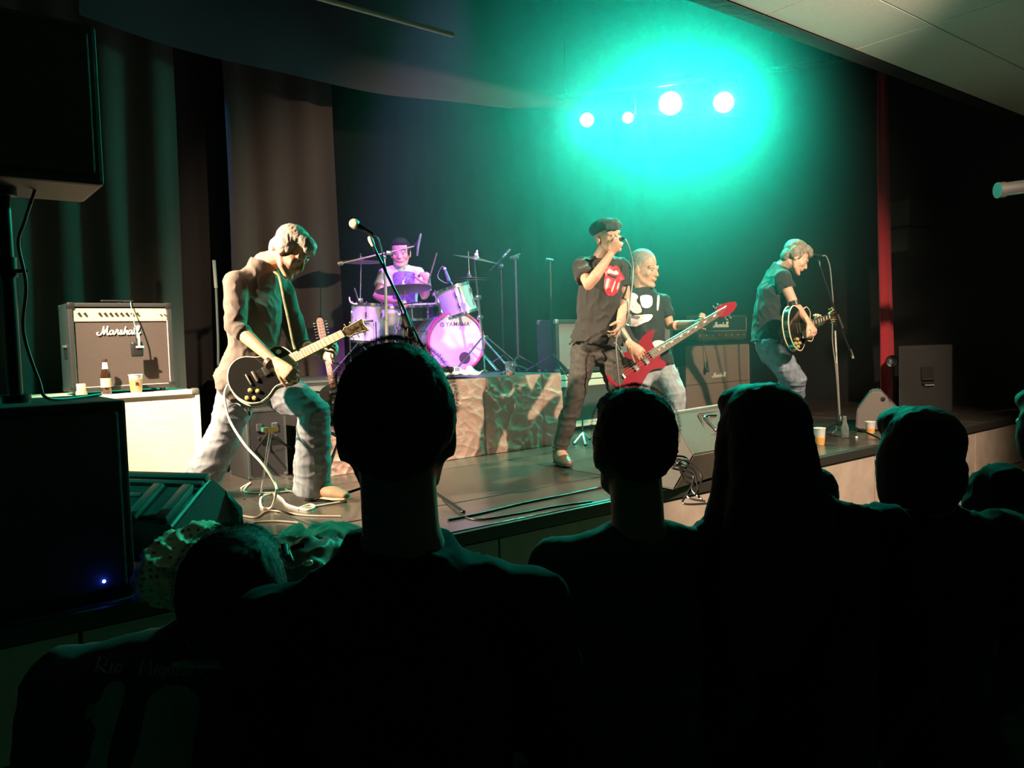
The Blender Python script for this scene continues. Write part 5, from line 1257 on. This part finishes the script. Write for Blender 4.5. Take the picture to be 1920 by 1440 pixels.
def person(label, J, head, hands, skin=SKIN, top=None, topm=CLOTH_BLACK, sleeve=.5, trousers=JEANS, shoes=None, k=1.0, voxel=.006, hs=1.0, hair=None, sleeve_inf=.014, hem=None, leg_inf=.018, baggy=1.0, arm_k=1.0, face=True, ground=None, wr=.006, flare=.012, kneecap=True, hemr=.085, name='person', wisps=0, detail=True, hair_amp=.003, shirt_name='shirt', legs_only=False):
    J = {a: (V(b) if not isinstance(b, tuple) or len(b) == 3 and a not in ('tw', 'td') else b) for a, b in J.items()}
    base = V(((J['aR'].x+J['aL'].x)/2, (J['aR'].y+J['aL'].y)/2, ground if ground is not None else min(J['aR'].z, J['aL'].z)-.09))
    root = thing(name, base, label, 'person')
    c, f, u = head
    mb = MB()
    g, R, x_, f_, u_ = head_parts(mb, c, f, u, hs, J['nb'])
    torso_tubes(mb, J, k)
    a_ = arm_k
    for s_ in ('R', 'L'):
        S, E, Wr = J['s'+s_], J['e'+s_], J['w'+s_]
        mb.tube([S, S*.6+E*.4, E, E*.72+Wr*.28, Wr*.85+E*.15, Wr], [.050*a_, .047*a_, .038*a_, .041*a_, .028*a_, .025*a_], None, 16, 'round')
        h, kn, an, to = J['h'+s_], J['k'+s_], J['a'+s_], J['t'+s_]
        mb.tube([h, h*.5+kn*.5, kn, kn*.65+an*.35, an], [.082*k, .072*k, .052*k, .054*k, .036*k], None, 16, 'round')
        mb.tube([an-(to-an).normalized()*.03, an*.4+to*.6, to], [(.034, .03), (.04, .025), (.032, .016)], None, 12, 'round')
    for hnd in hands: hand(mb, *hnd[0], **hnd[1])
    bake(mb, voxel, 2, 'body', skin, root)
    if face: face_parts(root, g, R, hs, hair[0] if hair else DARKHAIR, skin)
    if hair:
        hair_blob(root, g, R, hs, hair[0], hair[1], seed=len(label), voxel=max(voxel, .006), amp=hair_amp)
        if wisps: strands(root, g, R, hs, hair[0], wisps, hair[1], len(label))
    # top
    mb = MB(); low = J.get('hem', J['pe']+(J['pe']-J['wa']).normalized()*.06)
    torso_tubes(mb, J, k, .012, low, flare)
    for s_ in ('R', 'L'):
        S, E, Wr = J['s'+s_], J['e'+s_], J['w'+s_]
        if sleeve <= 1: pts = [S, S*(1-sleeve*.5)+E*sleeve*.5, S*(1-sleeve)+E*sleeve]; rr = [.052*a_+sleeve_inf, .050*a_+sleeve_inf, .048*a_+sleeve_inf*1.2]
        else:
            q = sleeve-1; pts = [S, S*.5+E*.5, E, E*(1-q)+Wr*q]; rr = [.052*a_+sleeve_inf, .049*a_+sleeve_inf, .041*a_+sleeve_inf, (.041-.012*q)*a_+sleeve_inf*.7]
        mb.tube(pts, rr, None, 18, ('round', 'flat'))
    tp = bake(mb, .0085 if detail else .012, 2, shirt_name, topm, root, wrinkle(wr, 9, (1, 1, .8), len(label), 0))
    # trousers
    mb = MB(); side = (J['sL']-J['sR']).normalized(); T = J.get('tw', (.15, .128, .15)); D = J.get('td', (.105, .095, .11))
    mb.tube([J['pe']+(J['wa']-J['pe']).normalized()*.10, J['pe'], (J['hR']+J['hL'])/2-UP*.02], [(T[1]*k+.012, D[1]*k+.014), (T[2]*k+.014, D[2]*k+.014), (T[2]*k*.95, D[2]*k*.95)], side, 22, 'round')
    for s_ in ('R', 'L'):
        h, kn, an = J['h'+s_], J['k'+s_], J['a'+s_]
        end = an+(an-kn).normalized()*.035
        mb.tube([h+(h-kn).normalized()*.04, h*.5+kn*.5, kn, kn*.5+an*.5, end], [.088*k+leg_inf, .074*k+leg_inf*1.1, max(.070, (.056*k+leg_inf)*(.5+.5*baggy)), max(.066, (.05*k+leg_inf*1.1)*baggy), hemr*baggy], None, 18, ('round', 'flat'))
    bake(mb, .0085 if detail else .012, 2, 'trousers', trousers, root, wrinkle(wr*.85, 8, (.55, .55, 1.5), len(label)+3, 0))
    # shoes
    sm = shoes or BLACKP
    for s_ in ('R', 'L'):
        an, to = J['a'+s_], J['t'+s_]; d = (to-an); zg = J.get('sole'+s_, None)
        fd = V((d.x, d.y, 0)).normalized() if not J.get('free') else d.normalized()
        mb = MB(); sdv = fd.cross(UP).normalized()
        heel = V((an.x, an.y, to.z))-fd*.045; toe = to+fd*.03; rise = (an.z-to.z)
        mb.tube([heel+UP*.012, heel*.6+toe*.4+UP*.020, toe*.75+heel*.25+UP*.012, toe], [(.036, .034), (.046, .046), (.049, .036), (.034, .024)], sdv, 16, 'round')
        mb.tube([V((an.x, an.y, to.z+.01))-fd*.005, an, an+(J['k'+s_]-an).normalized()*.09], [.048, .052, .054], None, 14, 'round')
        sh = bake(mb, .006, 2, 'shoe', sm, root)
        so = MB(); so.tube([heel-UP*.018, heel*.5+toe*.5-UP*.018, toe*.8+heel*.2-UP*.018, toe+fd*.012-UP*.014], [(.038, .010), (.042, .010), (.050, .010), (.032, .009)], sdv, 16, 'round')
        so.build('sole', mat('pale_sole', (.6, .45, .25), .5) if shoes and 'tan' in shoes.name else mat('dark_sole', (.03, .03, .03), .6), sh, True)
    return root, g, R
r_, f_, u_ = YAW_R, YAW_F, UP
# ---- 1. grey-haired guitarist ------------------------------------------------
brown_shirt = mat('brown_cotton', (.12, .088, .072), .85, bump=.4, scale=30, sheen=.1)
J = dict(nb=P(496, 493, 4.52), sR=P(443, 530, 4.42), sL=P(528, 542, 4.70), ch=P(478, 572, 4.55), wa=P(476, 650, 4.58), pe=P(474, 705, 4.6), hem=P(464, 716, 4.64),
         eR=P(442, 612, 4.34), wR=P(517, 680, 4.24), eL=P(562, 648, 4.74), wL=P(612, 664, 4.52),
         hR=P(450, 722, 4.66), kR=P(424, 806, 4.70), aR=P(377, 905, 4.74), tR=P(352, 932, 4.62),
         hL=P(512, 722, 4.58), kL=P(588, 772, 4.50), aL=P(585, 912, 4.62), tL=P(638, 931, 4.56), tw=(.15, .135, .15), td=(.115, .105, .115))
J['tR'] = FZ(356, 946, 1.04); J['tL'] = FZ(640, 929, 1.04)
fd = (r_*.72 - f_*.22 - UP*.66)
hr = ((P(521, 681, 4.23), P(548, 706, 4.20)-P(518, 678, 4.24), f_*1-r_*.2+UP*.1, -1), dict(curl=(.55, .8, .6), s=1.0, thumb=(.7, .5, .4), tcurl=.4))
hl = ((P(611, 668, 4.50), P(640, 655, 4.42)-P(608, 672, 4.50), (-f_*.8+UP*.6-r_*.2), 1), dict(curl=(.85, 1.1, .7), s=1.0, thumb=(.5, .5, -.3), tcurl=.4))
g1, gg, _ = person('grey-haired man in a brown long-sleeved shirt bent over his guitar, legs spread', J,
    (P(546, 473, 4.50), fd, UP*.72+r_*.62), [hr, hl], skin=SKIN, topm=brown_shirt, sleeve=1.22, trousers=mat('grey_blue_denim', (.17, .18, .20), .85, bump=.5, scale=30, var=.25, stretch=(1, 1, .5)),
    shoes=mat('tan_suede', (.24, .14, .08), .8), hs=1.10, hair=(GREYHAIR, 'messy'), leg_inf=.032, baggy=1.2, hemr=.090, ground=1.0, wr=.008, sleeve_inf=.018, flare=.035, hair_amp=.0035, wisps=1500, k=1.04)
ribbon('guitar_strap', [P(487, 487, 4.55), P(515, 510, 4.47), P(524, 520, 4.44), P(532, 560, 4.40), P(541, 600, 4.37), P(549, 640, 4.36), P(553, 655, 4.34)], .016, mat('woven_green_tan_strap', (.14, .14, .06), .7, var=.6, scale=25), 'narrow green and tan guitar strap over the grey-haired guitarist\'s chest', 'strap', side=r_)
wb = MB().tube([P(503, 678, 4.25)+V((0, 0, 0)), P(508, 683, 4.24)], [.034, .033], n=16).build('wristband', mat('dark_leather', (.05, .03, .02), .5), g1, True)
# ---- 2. singer ---------------------------------------------------------------
J = dict(nb=P(1128, 482, 5.62), sR=P(1092, 500, 5.60), sL=P(1164, 500, 5.72), ch=P(1126, 540, 5.66), wa=P(1122, 600, 5.70), pe=P(1118, 642, 5.72), hem=P(1116, 634, 5.72),
         eR=P(1104, 535, 5.40), wR=P(1145, 477, 5.42), eL=P(1173, 562, 5.72), wL=P(1162, 602, 5.52),
         hR=P(1097, 655, 5.70), kR=P(1079, 742, 5.62), aR=P(1050, 843, 5.60), tR=P(1059, 866, 5.50),
         hL=P(1140, 655, 5.74), kL=P(1160, 740, 5.70), aL=P(1170, 845, 5.75), tL=P(1180, 868, 5.66), tw=(.155, .145, .145), td=(.115, .11, .11))
J['aR'] = FZ(1048, 866, 1.10); J['aR'] = P(1049, 842, 5.62); J['tR'] = FZ(1063, 868, 1.035); J['tL'] = FZ(1183, 862, 1.035); q = FZ(1172, 866, 1.0); J['aL'] = V((q.x, q.y, 1.11))
h1 = ((P(1146, 474, 5.42), P(1160, 452, 5.38)-P(1146, 474, 5.42), (f_*.9+r_*.1+UP*.15), 1), dict(curl=(1.0, 1.2, .7), s=.92, thumb=(.7, .4, .4)))
h2 = ((P(1162, 604, 5.52), P(1158, 625, 5.46)-P(1162, 602, 5.52), (-r_*.8+f_*.3), -1), dict(curl=(.6, .8, .5), s=1.0))
g2, gs_, Rs_ = person('singer in a flat cap and black T-shirt with a red mouth print, microphone raised', J,
    (P(1140, 445, 5.56), (r_*.42 - f_*.86 + UP*.12), UP*.95-r_*.15), [h1, h2], skin=SKIN2, topm=mat('singer_black_shirt', (.026, .023, .020), .85, bump=.5, scale=22, sheen=.2), sleeve=.62, trousers=mat('charcoal_jeans', (.05, .044, .038), .8, bump=.4, scale=30, var=.3),
    shoes=mat('brown_leather_boot', (.16, .09, .06), .4), hs=1.06, hair=None, leg_inf=.010, baggy=.92, hemr=.055, ground=1.0, wr=.012, flare=.045, sleeve_inf=.022, k=1.0)
cap = MB(); hd = lambda a, b_, c_: gs_(a, b_, c_)
cap.ell(hd(0, -.022, .072), (.100*1.06, .112*1.06, .060*1.06), Rs_, 24, 14).ell(hd(0, .03, .075), (.085, .09, .042), Rs_, 20, 12)
cap.tube([hd(-.062, .085, .052), hd(0, .128, .045), hd(.062, .085, .052)], [(.010, .022), (.008, .032), (.010, .022)], None, 14, 'round')
bake(cap, .006, 3, 'flat_cap', mat('grey_tweed', (.05, .055, .05), .9, bump=.7, scale=90), g2, wrinkle(.003, 30))
# print on shirt: red lips with a tongue
def on_shirt(px, py, dpt=None): return None
from mathutils.bvhtree import BVHTree
def shirt_print(root, shape_px, m, name='shirt_print', off=.004, part='shirt', nsub=10):
    """flat ink laid on the cloth: photo outline dropped on the shirt surface, then real thin geometry"""
    sh = [o for o in root.children if o.name.startswith(part)][0]
    vs_ = [v.co+wloc(sh) for v in sh.data.vertices]; bvh = BVHTree.FromPolygons(vs_, [tuple(p.vertices) for p in sh.data.polygons])
    def hit(px, py):
        d = ray(px, py).normalized(); h, n, i, dist = bvh.ray_cast(CAM, d)
        return (h+n*off) if h is not None else None
    b = bmesh.new()
    for poly in shape_px:
        pts = [(p.x, p.y) for p in cat([(x, y, 0) for x, y in poly], 4, True)]
        t = bmesh.new(); f = t.faces.new([t.verts.new((x, y, 0)) for x, y in pts])
        bmesh.ops.triangulate(t, faces=[f]); 
        bmesh.ops.subdivide_edges(t, edges=t.edges[:], cuts=3, use_grid_fill=True)
        bad = []
        for v in t.verts:
            h = hit(v.co.x, v.co.y)
            if h is None: bad.append(v)
            else: v.co = h
        if bad: bmesh.ops.delete(t, geom=bad, context='VERTS')
        me = bpy.data.meshes.new('tmp'); t.to_mesh(me); t.free(); b.from_mesh(me); bpy.data.meshes.remove(me)
    q = MB(); q.b.free(); q.b = b
    return q.build(name, m, sh, True)
REDP = mat('red_print', (.62, .03, .06), .4, bump=.3, scale=60, var=.2)
shirt_print(g2, [[(1136, 500), (1143, 497), (1148, 501), (1155, 498), (1161, 505), (1168, 516), (1170, 524), (1163, 528), (1160, 542), (1153, 552), (1143, 555), (1135, 549), (1132, 540), (1133, 525), (1134, 515), (1132, 508)]], REDP)
shirt_print(g2, [[(1138, 508), (1144, 505), (1149, 509), (1155, 507), (1159, 513), (1153, 516), (1146, 513), (1140, 513)]], mat('print_white', (.72, .62, .56), .5), 'print_teeth', .0065)
shirt_print(g2, [[(1138, 514), (1146, 517), (1153, 519), (1158, 517), (1153, 522), (1144, 520)]], CLOTH_BLACK, 'print_gap', .007)
shirt_print(g2, [[(1137, 526), (1141, 524), (1138, 540), (1134, 541)], [(1150, 530), (1153, 528), (1148, 545), (1145, 546)], [(1157, 533), (1160, 530), (1158, 540), (1155, 543)]], mat('print_white', (.72, .62, .56), .5), 'print_highlights', .0065)
sm = thing('microphone', P(1160, 450, 5.40), 'black handheld microphone at the singer\'s mouth', 'microphone')
mic(sm, P(1170, 447, 5.38), P(1147, 454, 5.46), 1.0, m=mat('mic_black', (.03, .03, .03), .25, .4))
bl = MB(); q0 = P(1152, 640, 5.52)
for k in range(9): bl.ell(P(1154+k*1.9, 643+k*3.2, 5.55+.004*k), .0075, None, 8, 6)
bl.build('studded_chain', CHROME, g2, True)
MB().ell(P(1151, 624, 5.47), .012).build('ring', CHROME, g2, True)
# ---- 3. bassist --------------------------------------------------------------
J = dict(nb=P(1207, 540, 6.20), sR=P(1176, 562, 6.14), sL=P(1243, 566, 6.30), ch=P(1208, 600, 6.22), wa=P(1212, 645, 6.25), pe=P(1222, 682, 6.25), hem=P(1222, 684, 6.25),
         eR=P(1158, 615, 6.0), wR=P(1181, 644, 5.64), eL=P(1256, 612, 6.28), wL=P(1300, 606, 6.08),
         hR=P(1206, 690, 6.22), kR=P(1190, 752, 6.10), aR=P(1172, 822, 6.20), tR=P(1165, 840, 6.1),
         hL=P(1240, 690, 6.26), kL=P(1266, 738, 6.15), aL=P(1267, 822, 6.25), tL=P(1280, 842, 6.1), tw=(.15, .14, .15), td=(.115, .12, .115))
J['tR'] = FZ(1160, 850, 1.04); J['tL'] = FZ(1284, 845, 1.04); q = FZ(1266, 842, 1.0); J['aL'] = V((q.x, q.y, 1.10)); q = FZ(1170, 846, 1.0); J['aR'] = V((q.x, q.y, 1.10))
h1 = ((P(1182, 645, 5.63), P(1200, 661, 5.62)-P(1182, 645, 5.63), (f_*.8+UP*-.3), -1), dict(curl=(.5, .7, .5), s=1.0, thumb=(.7, .5, .3)))
h2 = ((P(1303, 608, 6.07), P(1322, 600, 6.0)-P(1303, 608, 6.07), (-f_*.8+UP*.6-r_*.1), 1), dict(curl=(.8, 1.1, .7), s=1.0, thumb=(.5, .6, -.2)))
g3, gb_, Rb_ = person('bassist with cropped grey hair and black and white printed T-shirt, looking to the right', J,
    (P(1208, 504, 6.18), (r_*.70 - f_*.62 - UP*.16), UP*1+r_*.05), [h1, h2], skin=SKIN, topm=mat('bassist_black_shirt', (.02, .019, .02), .85, bump=.4, scale=25), sleeve=.62, trousers=JEANSP,
    shoes=None, hs=1.18, hair=(SHORTHAIR, 'cropped'), leg_inf=.022, baggy=1.12, hemr=.078, ground=1.0, wr=.008, flare=.02, hair_amp=.002)
WP = mat('white_print', (.80, .76, .74), .6)
shirt_print(g3, [[(1180, 552), (1188, 550), (1196, 556), (1193, 564), (1200, 573), (1203, 585), (1192, 588), (1182, 582), (1176, 574), (1176, 560)],
                 [(1200, 556), (1212, 553), (1222, 557), (1222, 572), (1214, 578), (1205, 576), (1201, 568)],
                 [(1172, 592), (1195, 591), (1222, 590), (1219, 600), (1205, 606), (1192, 612), (1178, 610), (1168, 602)], [(1232, 556), (1236, 556), (1234, 580), (1231, 580)], [(1223, 642), (1238, 638), (1252, 648), (1246, 658), (1230, 657)]], WP)
shirt_print(g3, [[(1176, 588), (1190, 592), (1200, 594), (1196, 599), (1184, 596), (1175, 598)]], mat('print_grey', (.2, .22, .24), .6), 'print_shadow_shape', .0065)
# ---- 4. right-hand guitarist ---------------------------------------------------
J = dict(nb=P(1466, 500, 6.95), sR=P(1466, 522, 6.80), sL=P(1448, 518, 7.15), ch=P(1450, 545, 6.96), wa=P(1444, 600, 7.0), pe=P(1446, 640, 7.02), hem=P(1444, 648, 7.02),
         eR=P(1490, 572, 6.72), wR=P(1514, 602, 6.58), eL=P(1490, 580, 7.3), wL=P(1526, 612, 7.16),
         hR=P(1450, 655, 6.92), kR=P(1492, 712, 6.86), aR=P(1477, 782, 6.96), tR=P(1500, 803, 6.9),
         hL=P(1448, 655, 7.10), kL=P(1480, 708, 7.12), aL=P(1468, 780, 7.15), tL=P(1490, 798, 7.1), tw=(.15, .145, .15), td=(.12, .13, .13))
J['tR'] = FZ(1506, 806, 1.04); J['tL'] = FZ(1492, 798, 1.04); q = FZ(1484, 806, 1.0); J['aR'] = V((q.x, q.y, 1.11)); q = FZ(1470, 798, 1.0); J['aL'] = V((q.x, q.y, 1.11))
h1 = ((P(1515, 603, 6.57), P(1524, 618, 6.55)-P(1512, 600, 6.58), (-r_*.5+f_*.6), -1), dict(curl=(.7, .9, .5), s=1.05, thumb=(.7, .4, .4)))
h2 = ((P(1528, 612, 7.14), UP*.8+r_*.3-f_*.3, (-f_*.5-r_*.6), 1), dict(curl=(.8, 1.0, .6), s=1.0))
g4, _, _ = person('man with tousled grey-brown hair and black T-shirt hunched over the right-hand guitar', J,
    (P(1493, 483, 6.88), (r_*.80 - f_*.16 - UP*.55), UP*.8+r_*.55), [h1, h2], skin=SKIN2, topm=CLOTH_BLACK, sleeve=.42, trousers=JEANS,
    shoes=mat('brown_leather_boot', (.16, .09, .06), .4), hs=1.10, hair=(mat('tousled_grey_brown_hair', (.20, .16, .12), .6, bump=1, scale=70, var=.45, stretch=(1, 1, .35)), 'messy'), leg_inf=.026, baggy=1.12, hemr=.07, ground=1.0, wr=.012, flare=.03, sleeve_inf=.024, hair_amp=.004, wisps=1500)
MB().tube([P(1489, 566, 6.71), P(1491, 574, 6.70)], [.048, .046], n=16).build('elbow_band', BLACKP, g4, True)
# ---- 5. drummer -----------------------------------------------------------------
J = dict(nb=P(752, 500, 7.62), sR=P(722, 513, 7.60), sL=P(783, 513, 7.64), ch=P(752, 540, 7.64), wa=P(752, 578, 7.68), pe=P(754, 600, 7.74), hem=P(753, 600, 7.70),
         eR=P(706, 556, 7.50), wR=P(738, 566, 7.28), eL=P(796, 556, 7.50), wL=P(803, 536, 7.34),
         hR=P(738, 602, 7.70), kR=P(722, 606, 7.34), aR=P(724, 675, 7.40), tR=P(722, 690, 7.2),
         hL=P(768, 602, 7.70), kL=P(786, 608, 7.34), aL=P(776, 675, 7.42), tL=P(780, 690, 7.25), tw=(.155, .14, .16), td=(.115, .11, .12))
for s_ in 'RL':
    J['k'+s_].z = DZ+.50; J['a'+s_].z = DZ+.10; v = J['t'+s_]; J['t'+s_] = V((v.x, v.y, DZ+.04))
h1 = ((P(740, 566, 7.27), r_*.7-f_*.5, (UP*-1), 1), dict(curl=(.9, 1.1, .6), s=1.1))
h2 = ((P(803, 535, 7.33), UP*.8-r_*.15+f_*-.2, (-r_*.6+f_*.5), 1), dict(curl=(1.0, 1.1, .7), s=1.15))
g5, _, _ = person('seated drummer in a white T-shirt with a dark square print, dark short hair', J,
    (P(751, 474, 7.55), (r_*.02 - f_*1 - UP*.16), UP*1), [h1, h2], skin=SKIN, topm=mat('white_cotton', (.72, .70, .74), .85, bump=.4, scale=25), sleeve=.55, trousers=mat('dark_blue_denim', (.03, .035, .06), .85, bump=.4, scale=30),
    shoes=None, hs=1.14, hair=(DARKHAIR, 'short'), leg_inf=.02, hemr=.07, ground=DZ, wr=.006, flare=.01, hair_amp=.003)
shirt_print(g5, [[(739, 512), (776, 511), (777, 530), (778, 562), (776, 572), (738, 574), (739, 540)]], mat('violet_square_print', (.13, .10, .22), .5, bump=.3, scale=60, var=.6), 'square_print')
ds = tag(MB().tube([P(808, 545, 7.25), P(803, 530, 7.28), P(819, 474, 7.2)], [.008, .008, .005], n=8).build('drumstick', mat('stick_wood', (.16, .12, .09), .5), None, True), 'drumstick raised in the drummer\'s right-of-picture hand', 'drumstick')
tag(MB().tube([P(744, 572, 7.22), P(790, 566, 7.0)], [.008, .005], n=8).build('drumstick', mat('stick_wood', (.16, .12, .09), .5), None, True), 'drumstick held low behind the ride cymbal', 'drumstick')
# ------------------------------------------------------------------ audience, seen from behind
def standing(px, py_top, d, height, yaw=0, sw=.20, lean=(0, 0), neck_px=None, hsc=1.0, arms='down', look=0, torso_px=None, spread=.0, up=0, drop=0):
    """joints of a standing figure whose head top projects near (px, py_top)"""
    top = P(px, py_top, d); tx, ty = top.x, top.y; z = top.z
    F = Matrix.Rotation(yaw, 3, 'Z') @ V((.45, .89, 0)); F.normalize(); Rr = F.cross(UP)   # Rr = their right
    h = z; u = h/1.78
    c = V((tx, ty, z-.118*hsc)); 
    o = V((0, 0, 0))
    if torso_px is not None: q = P(torso_px, py_top+200, d); o = V((q.x-tx, q.y-ty, 0)); o = YAW_R*o.dot(YAW_R)
    nb = V((tx, ty, z-.30*u+up))+o*.5-F*.03; sz = z-.355*u+up-drop
    J = dict(nb=nb, sR=V((tx, ty, sz))+o+Rr*sw-F*.01, sL=V((tx, ty, sz))+o-Rr*sw-F*.01, ch=V((tx, ty, z-.52*u))+o-F*.01, wa=V((tx, ty, z-.75*u))+o, pe=V((tx, ty, z-.93*u))+o)
    for s_, k in (('R', 1), ('L', -1)):
        J['e'+s_] = V((tx, ty, z-.66*u))+o+Rr*k*(sw+.06+spread)-F*.02
        J['w'+s_] = V((tx, ty, z-.90*u))+o+Rr*k*(sw+.05+spread)+F*.10
        J['h'+s_] = V((tx, ty, z-.96*u))+o+Rr*k*.09; J['k'+s_] = V((tx, ty, .50*u))+o+Rr*k*.10+F*.02; J['a'+s_] = V((tx, ty, .10))+o+Rr*k*.11; J['t'+s_] = V((tx, ty, .04))+o+Rr*k*.13+F*.13
    lk = Matrix.Rotation(look, 3, 'Z') @ F
    hands = [((J['wR'], -UP+F*.2, -Rr, 1), dict(curl=(.3, .4, .3))), ((J['wL'], -UP+F*.2, Rr, -1), dict(curl=(.3, .4, .3)))]
    return J, (c, lk, UP), hands, F, Rr
def crowd(label, args, **kw):
    J, hd_, hn, F, Rr = standing(*args[0], **args[1])
    for a, b_ in kw.pop('J', {}).items(): J[a] = b_
    return person(label, J, hd_, hn, voxel=.009, face=False, detail=False, ground=0.0, **kw), F, Rr, J
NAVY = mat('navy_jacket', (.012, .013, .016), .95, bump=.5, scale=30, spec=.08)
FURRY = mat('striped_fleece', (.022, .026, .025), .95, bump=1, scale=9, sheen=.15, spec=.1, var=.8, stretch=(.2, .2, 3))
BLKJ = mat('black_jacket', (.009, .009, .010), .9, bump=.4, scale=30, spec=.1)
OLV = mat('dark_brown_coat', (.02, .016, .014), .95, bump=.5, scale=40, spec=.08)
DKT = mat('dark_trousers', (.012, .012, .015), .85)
DSK = mat('shaded_skin', (.22, .13, .10), .6)  # skin tone darkened to put the crowd's shade into the colour
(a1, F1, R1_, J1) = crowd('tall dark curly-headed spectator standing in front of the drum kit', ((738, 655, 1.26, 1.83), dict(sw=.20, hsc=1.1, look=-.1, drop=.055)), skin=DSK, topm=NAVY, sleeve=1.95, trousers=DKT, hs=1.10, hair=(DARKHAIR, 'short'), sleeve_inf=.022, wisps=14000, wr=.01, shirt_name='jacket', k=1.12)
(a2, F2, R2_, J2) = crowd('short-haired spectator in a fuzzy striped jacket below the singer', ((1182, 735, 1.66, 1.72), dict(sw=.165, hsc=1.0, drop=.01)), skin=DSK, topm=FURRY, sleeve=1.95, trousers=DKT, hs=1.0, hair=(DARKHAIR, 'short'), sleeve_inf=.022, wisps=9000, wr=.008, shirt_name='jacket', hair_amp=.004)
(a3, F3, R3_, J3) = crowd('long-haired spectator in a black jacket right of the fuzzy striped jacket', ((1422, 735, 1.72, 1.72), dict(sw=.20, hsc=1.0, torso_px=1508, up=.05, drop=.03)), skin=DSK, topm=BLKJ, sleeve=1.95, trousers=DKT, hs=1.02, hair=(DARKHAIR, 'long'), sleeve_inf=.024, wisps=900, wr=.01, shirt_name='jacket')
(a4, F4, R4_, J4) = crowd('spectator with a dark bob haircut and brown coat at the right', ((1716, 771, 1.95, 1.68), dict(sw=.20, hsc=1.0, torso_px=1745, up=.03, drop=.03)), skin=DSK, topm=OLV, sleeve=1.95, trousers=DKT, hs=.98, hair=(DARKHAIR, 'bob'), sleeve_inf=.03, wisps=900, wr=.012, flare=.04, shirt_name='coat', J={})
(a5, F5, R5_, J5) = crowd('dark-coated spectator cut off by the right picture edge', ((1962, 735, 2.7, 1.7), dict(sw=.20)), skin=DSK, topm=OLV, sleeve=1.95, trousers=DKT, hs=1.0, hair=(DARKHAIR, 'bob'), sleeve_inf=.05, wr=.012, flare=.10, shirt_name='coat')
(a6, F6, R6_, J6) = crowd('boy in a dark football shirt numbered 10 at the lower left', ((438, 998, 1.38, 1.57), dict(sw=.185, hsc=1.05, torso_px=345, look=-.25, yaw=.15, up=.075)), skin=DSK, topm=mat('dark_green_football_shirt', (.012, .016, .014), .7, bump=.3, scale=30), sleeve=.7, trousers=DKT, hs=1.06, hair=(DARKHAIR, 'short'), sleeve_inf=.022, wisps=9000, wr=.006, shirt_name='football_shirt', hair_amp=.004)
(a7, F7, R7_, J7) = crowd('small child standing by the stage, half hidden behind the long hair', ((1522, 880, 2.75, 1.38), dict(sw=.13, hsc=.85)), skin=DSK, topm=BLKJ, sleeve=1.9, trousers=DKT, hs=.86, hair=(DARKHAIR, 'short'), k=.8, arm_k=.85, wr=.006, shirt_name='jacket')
GREYP = mat('pale_shirt_print', (.28, .31, .29), .7)
shirt_print(a6[0], [[(162, 1322), (185, 1312), (205, 1282), (236, 1282), (226, 1340), (210, 1400), (196, 1470), (150, 1470), (172, 1400), (184, 1336), (160, 1346)]], GREYP, 'number_one', .006, 'football_shirt')
shirt_print(a6[0], [[(292, 1296), (325, 1282), (352, 1284), (372, 1302), (374, 1330), (362, 1390), (350, 1470), (316, 1470), (324, 1400), (337, 1332), (326, 1314), (311, 1326), (298, 1400), (286, 1470), (244, 1470), (262, 1390), (276, 1322)]], GREYP, 'number_zero', .006, 'football_shirt')
def jersey_name():
    strokes = [[(180, 1262), (188, 1234), (202, 1238), (198, 1248), (186, 1248), (198, 1262)], [(206, 1262), (212, 1244)], [(216, 1258), (224, 1244), (230, 1252), (222, 1262), (216, 1258)],
               [(262, 1264), (270, 1238), (276, 1256), (286, 1238), (282, 1265)], [(292, 1264), (296, 1248)], [(308, 1250), (300, 1254), (302, 1264), (311, 1262), (312, 1250), (308, 1272)], [(318, 1250), (317, 1264), (326, 1264), (328, 1250)], [(332, 1260), (341, 1254), (336, 1250), (332, 1264), (342, 1264)], [(350, 1240), (346, 1265)], [(356, 1250), (353, 1265)], [(364, 1240), (360, 1265), (368, 1264)], [(384, 1256), (376, 1252), (373, 1262), (382, 1264), (386, 1250)]]
    sh = [o for o in a6[0].children if o.name.startswith('football_shirt')][0]
    vs_ = [v.co+wloc(sh) for v in sh.data.vertices]; bvh = BVHTree.FromPolygons(vs_, [tuple(p.vertices) for p in sh.data.polygons]); b = MB()
    for s in strokes:
        pts = []
        for x, y in s:
            h, n, i, dist = bvh.ray_cast(CAM, ray(x, y).normalized())
            if h is not None: pts.append(h+n*.002)
        if len(pts) > 1: b.tube(pts, .0024, n=6)
    b.build('name_lettering', GREYP, sh)
jersey_name()
nk = MB(); 
nk.tube([J6['nb']+V((math.cos(a_)*.078, math.sin(a_)*.070, -.012+.01*math.sin(a_*2))) for a_ in [k*math.pi/12 for k in range(25)]], .007, n=8)
nk.build('collar', mat('pale_collar', (.30, .33, .30), .7), a6[0], True)
# ------------------------------------------------------------------ stage haze
hz = MB().box((6.35, 5.95, 3.45), (7.0, 5.1, 4.8), None, 1.7, 10).build('haze', bpy.data.materials.new('stage_haze'))
hm_ = hz.data.materials[0]; hm_.use_nodes = True; nt = hm_.node_tree; nt.nodes.clear()
out = nt.nodes.new('ShaderNodeOutputMaterial'); vsn = nt.nodes.new('ShaderNodeVolumeScatter')
vsn.inputs['Color'].default_value = (.9, .95, 1, 1); vsn.inputs['Density'].default_value = .043; vsn.inputs['Anisotropy'].default_value = .72
nt.links.new(vsn.outputs[0], out.inputs['Volume'])
tag(hz, 'thin stage haze glowing green around the lamps', 'haze', kind='stuff')
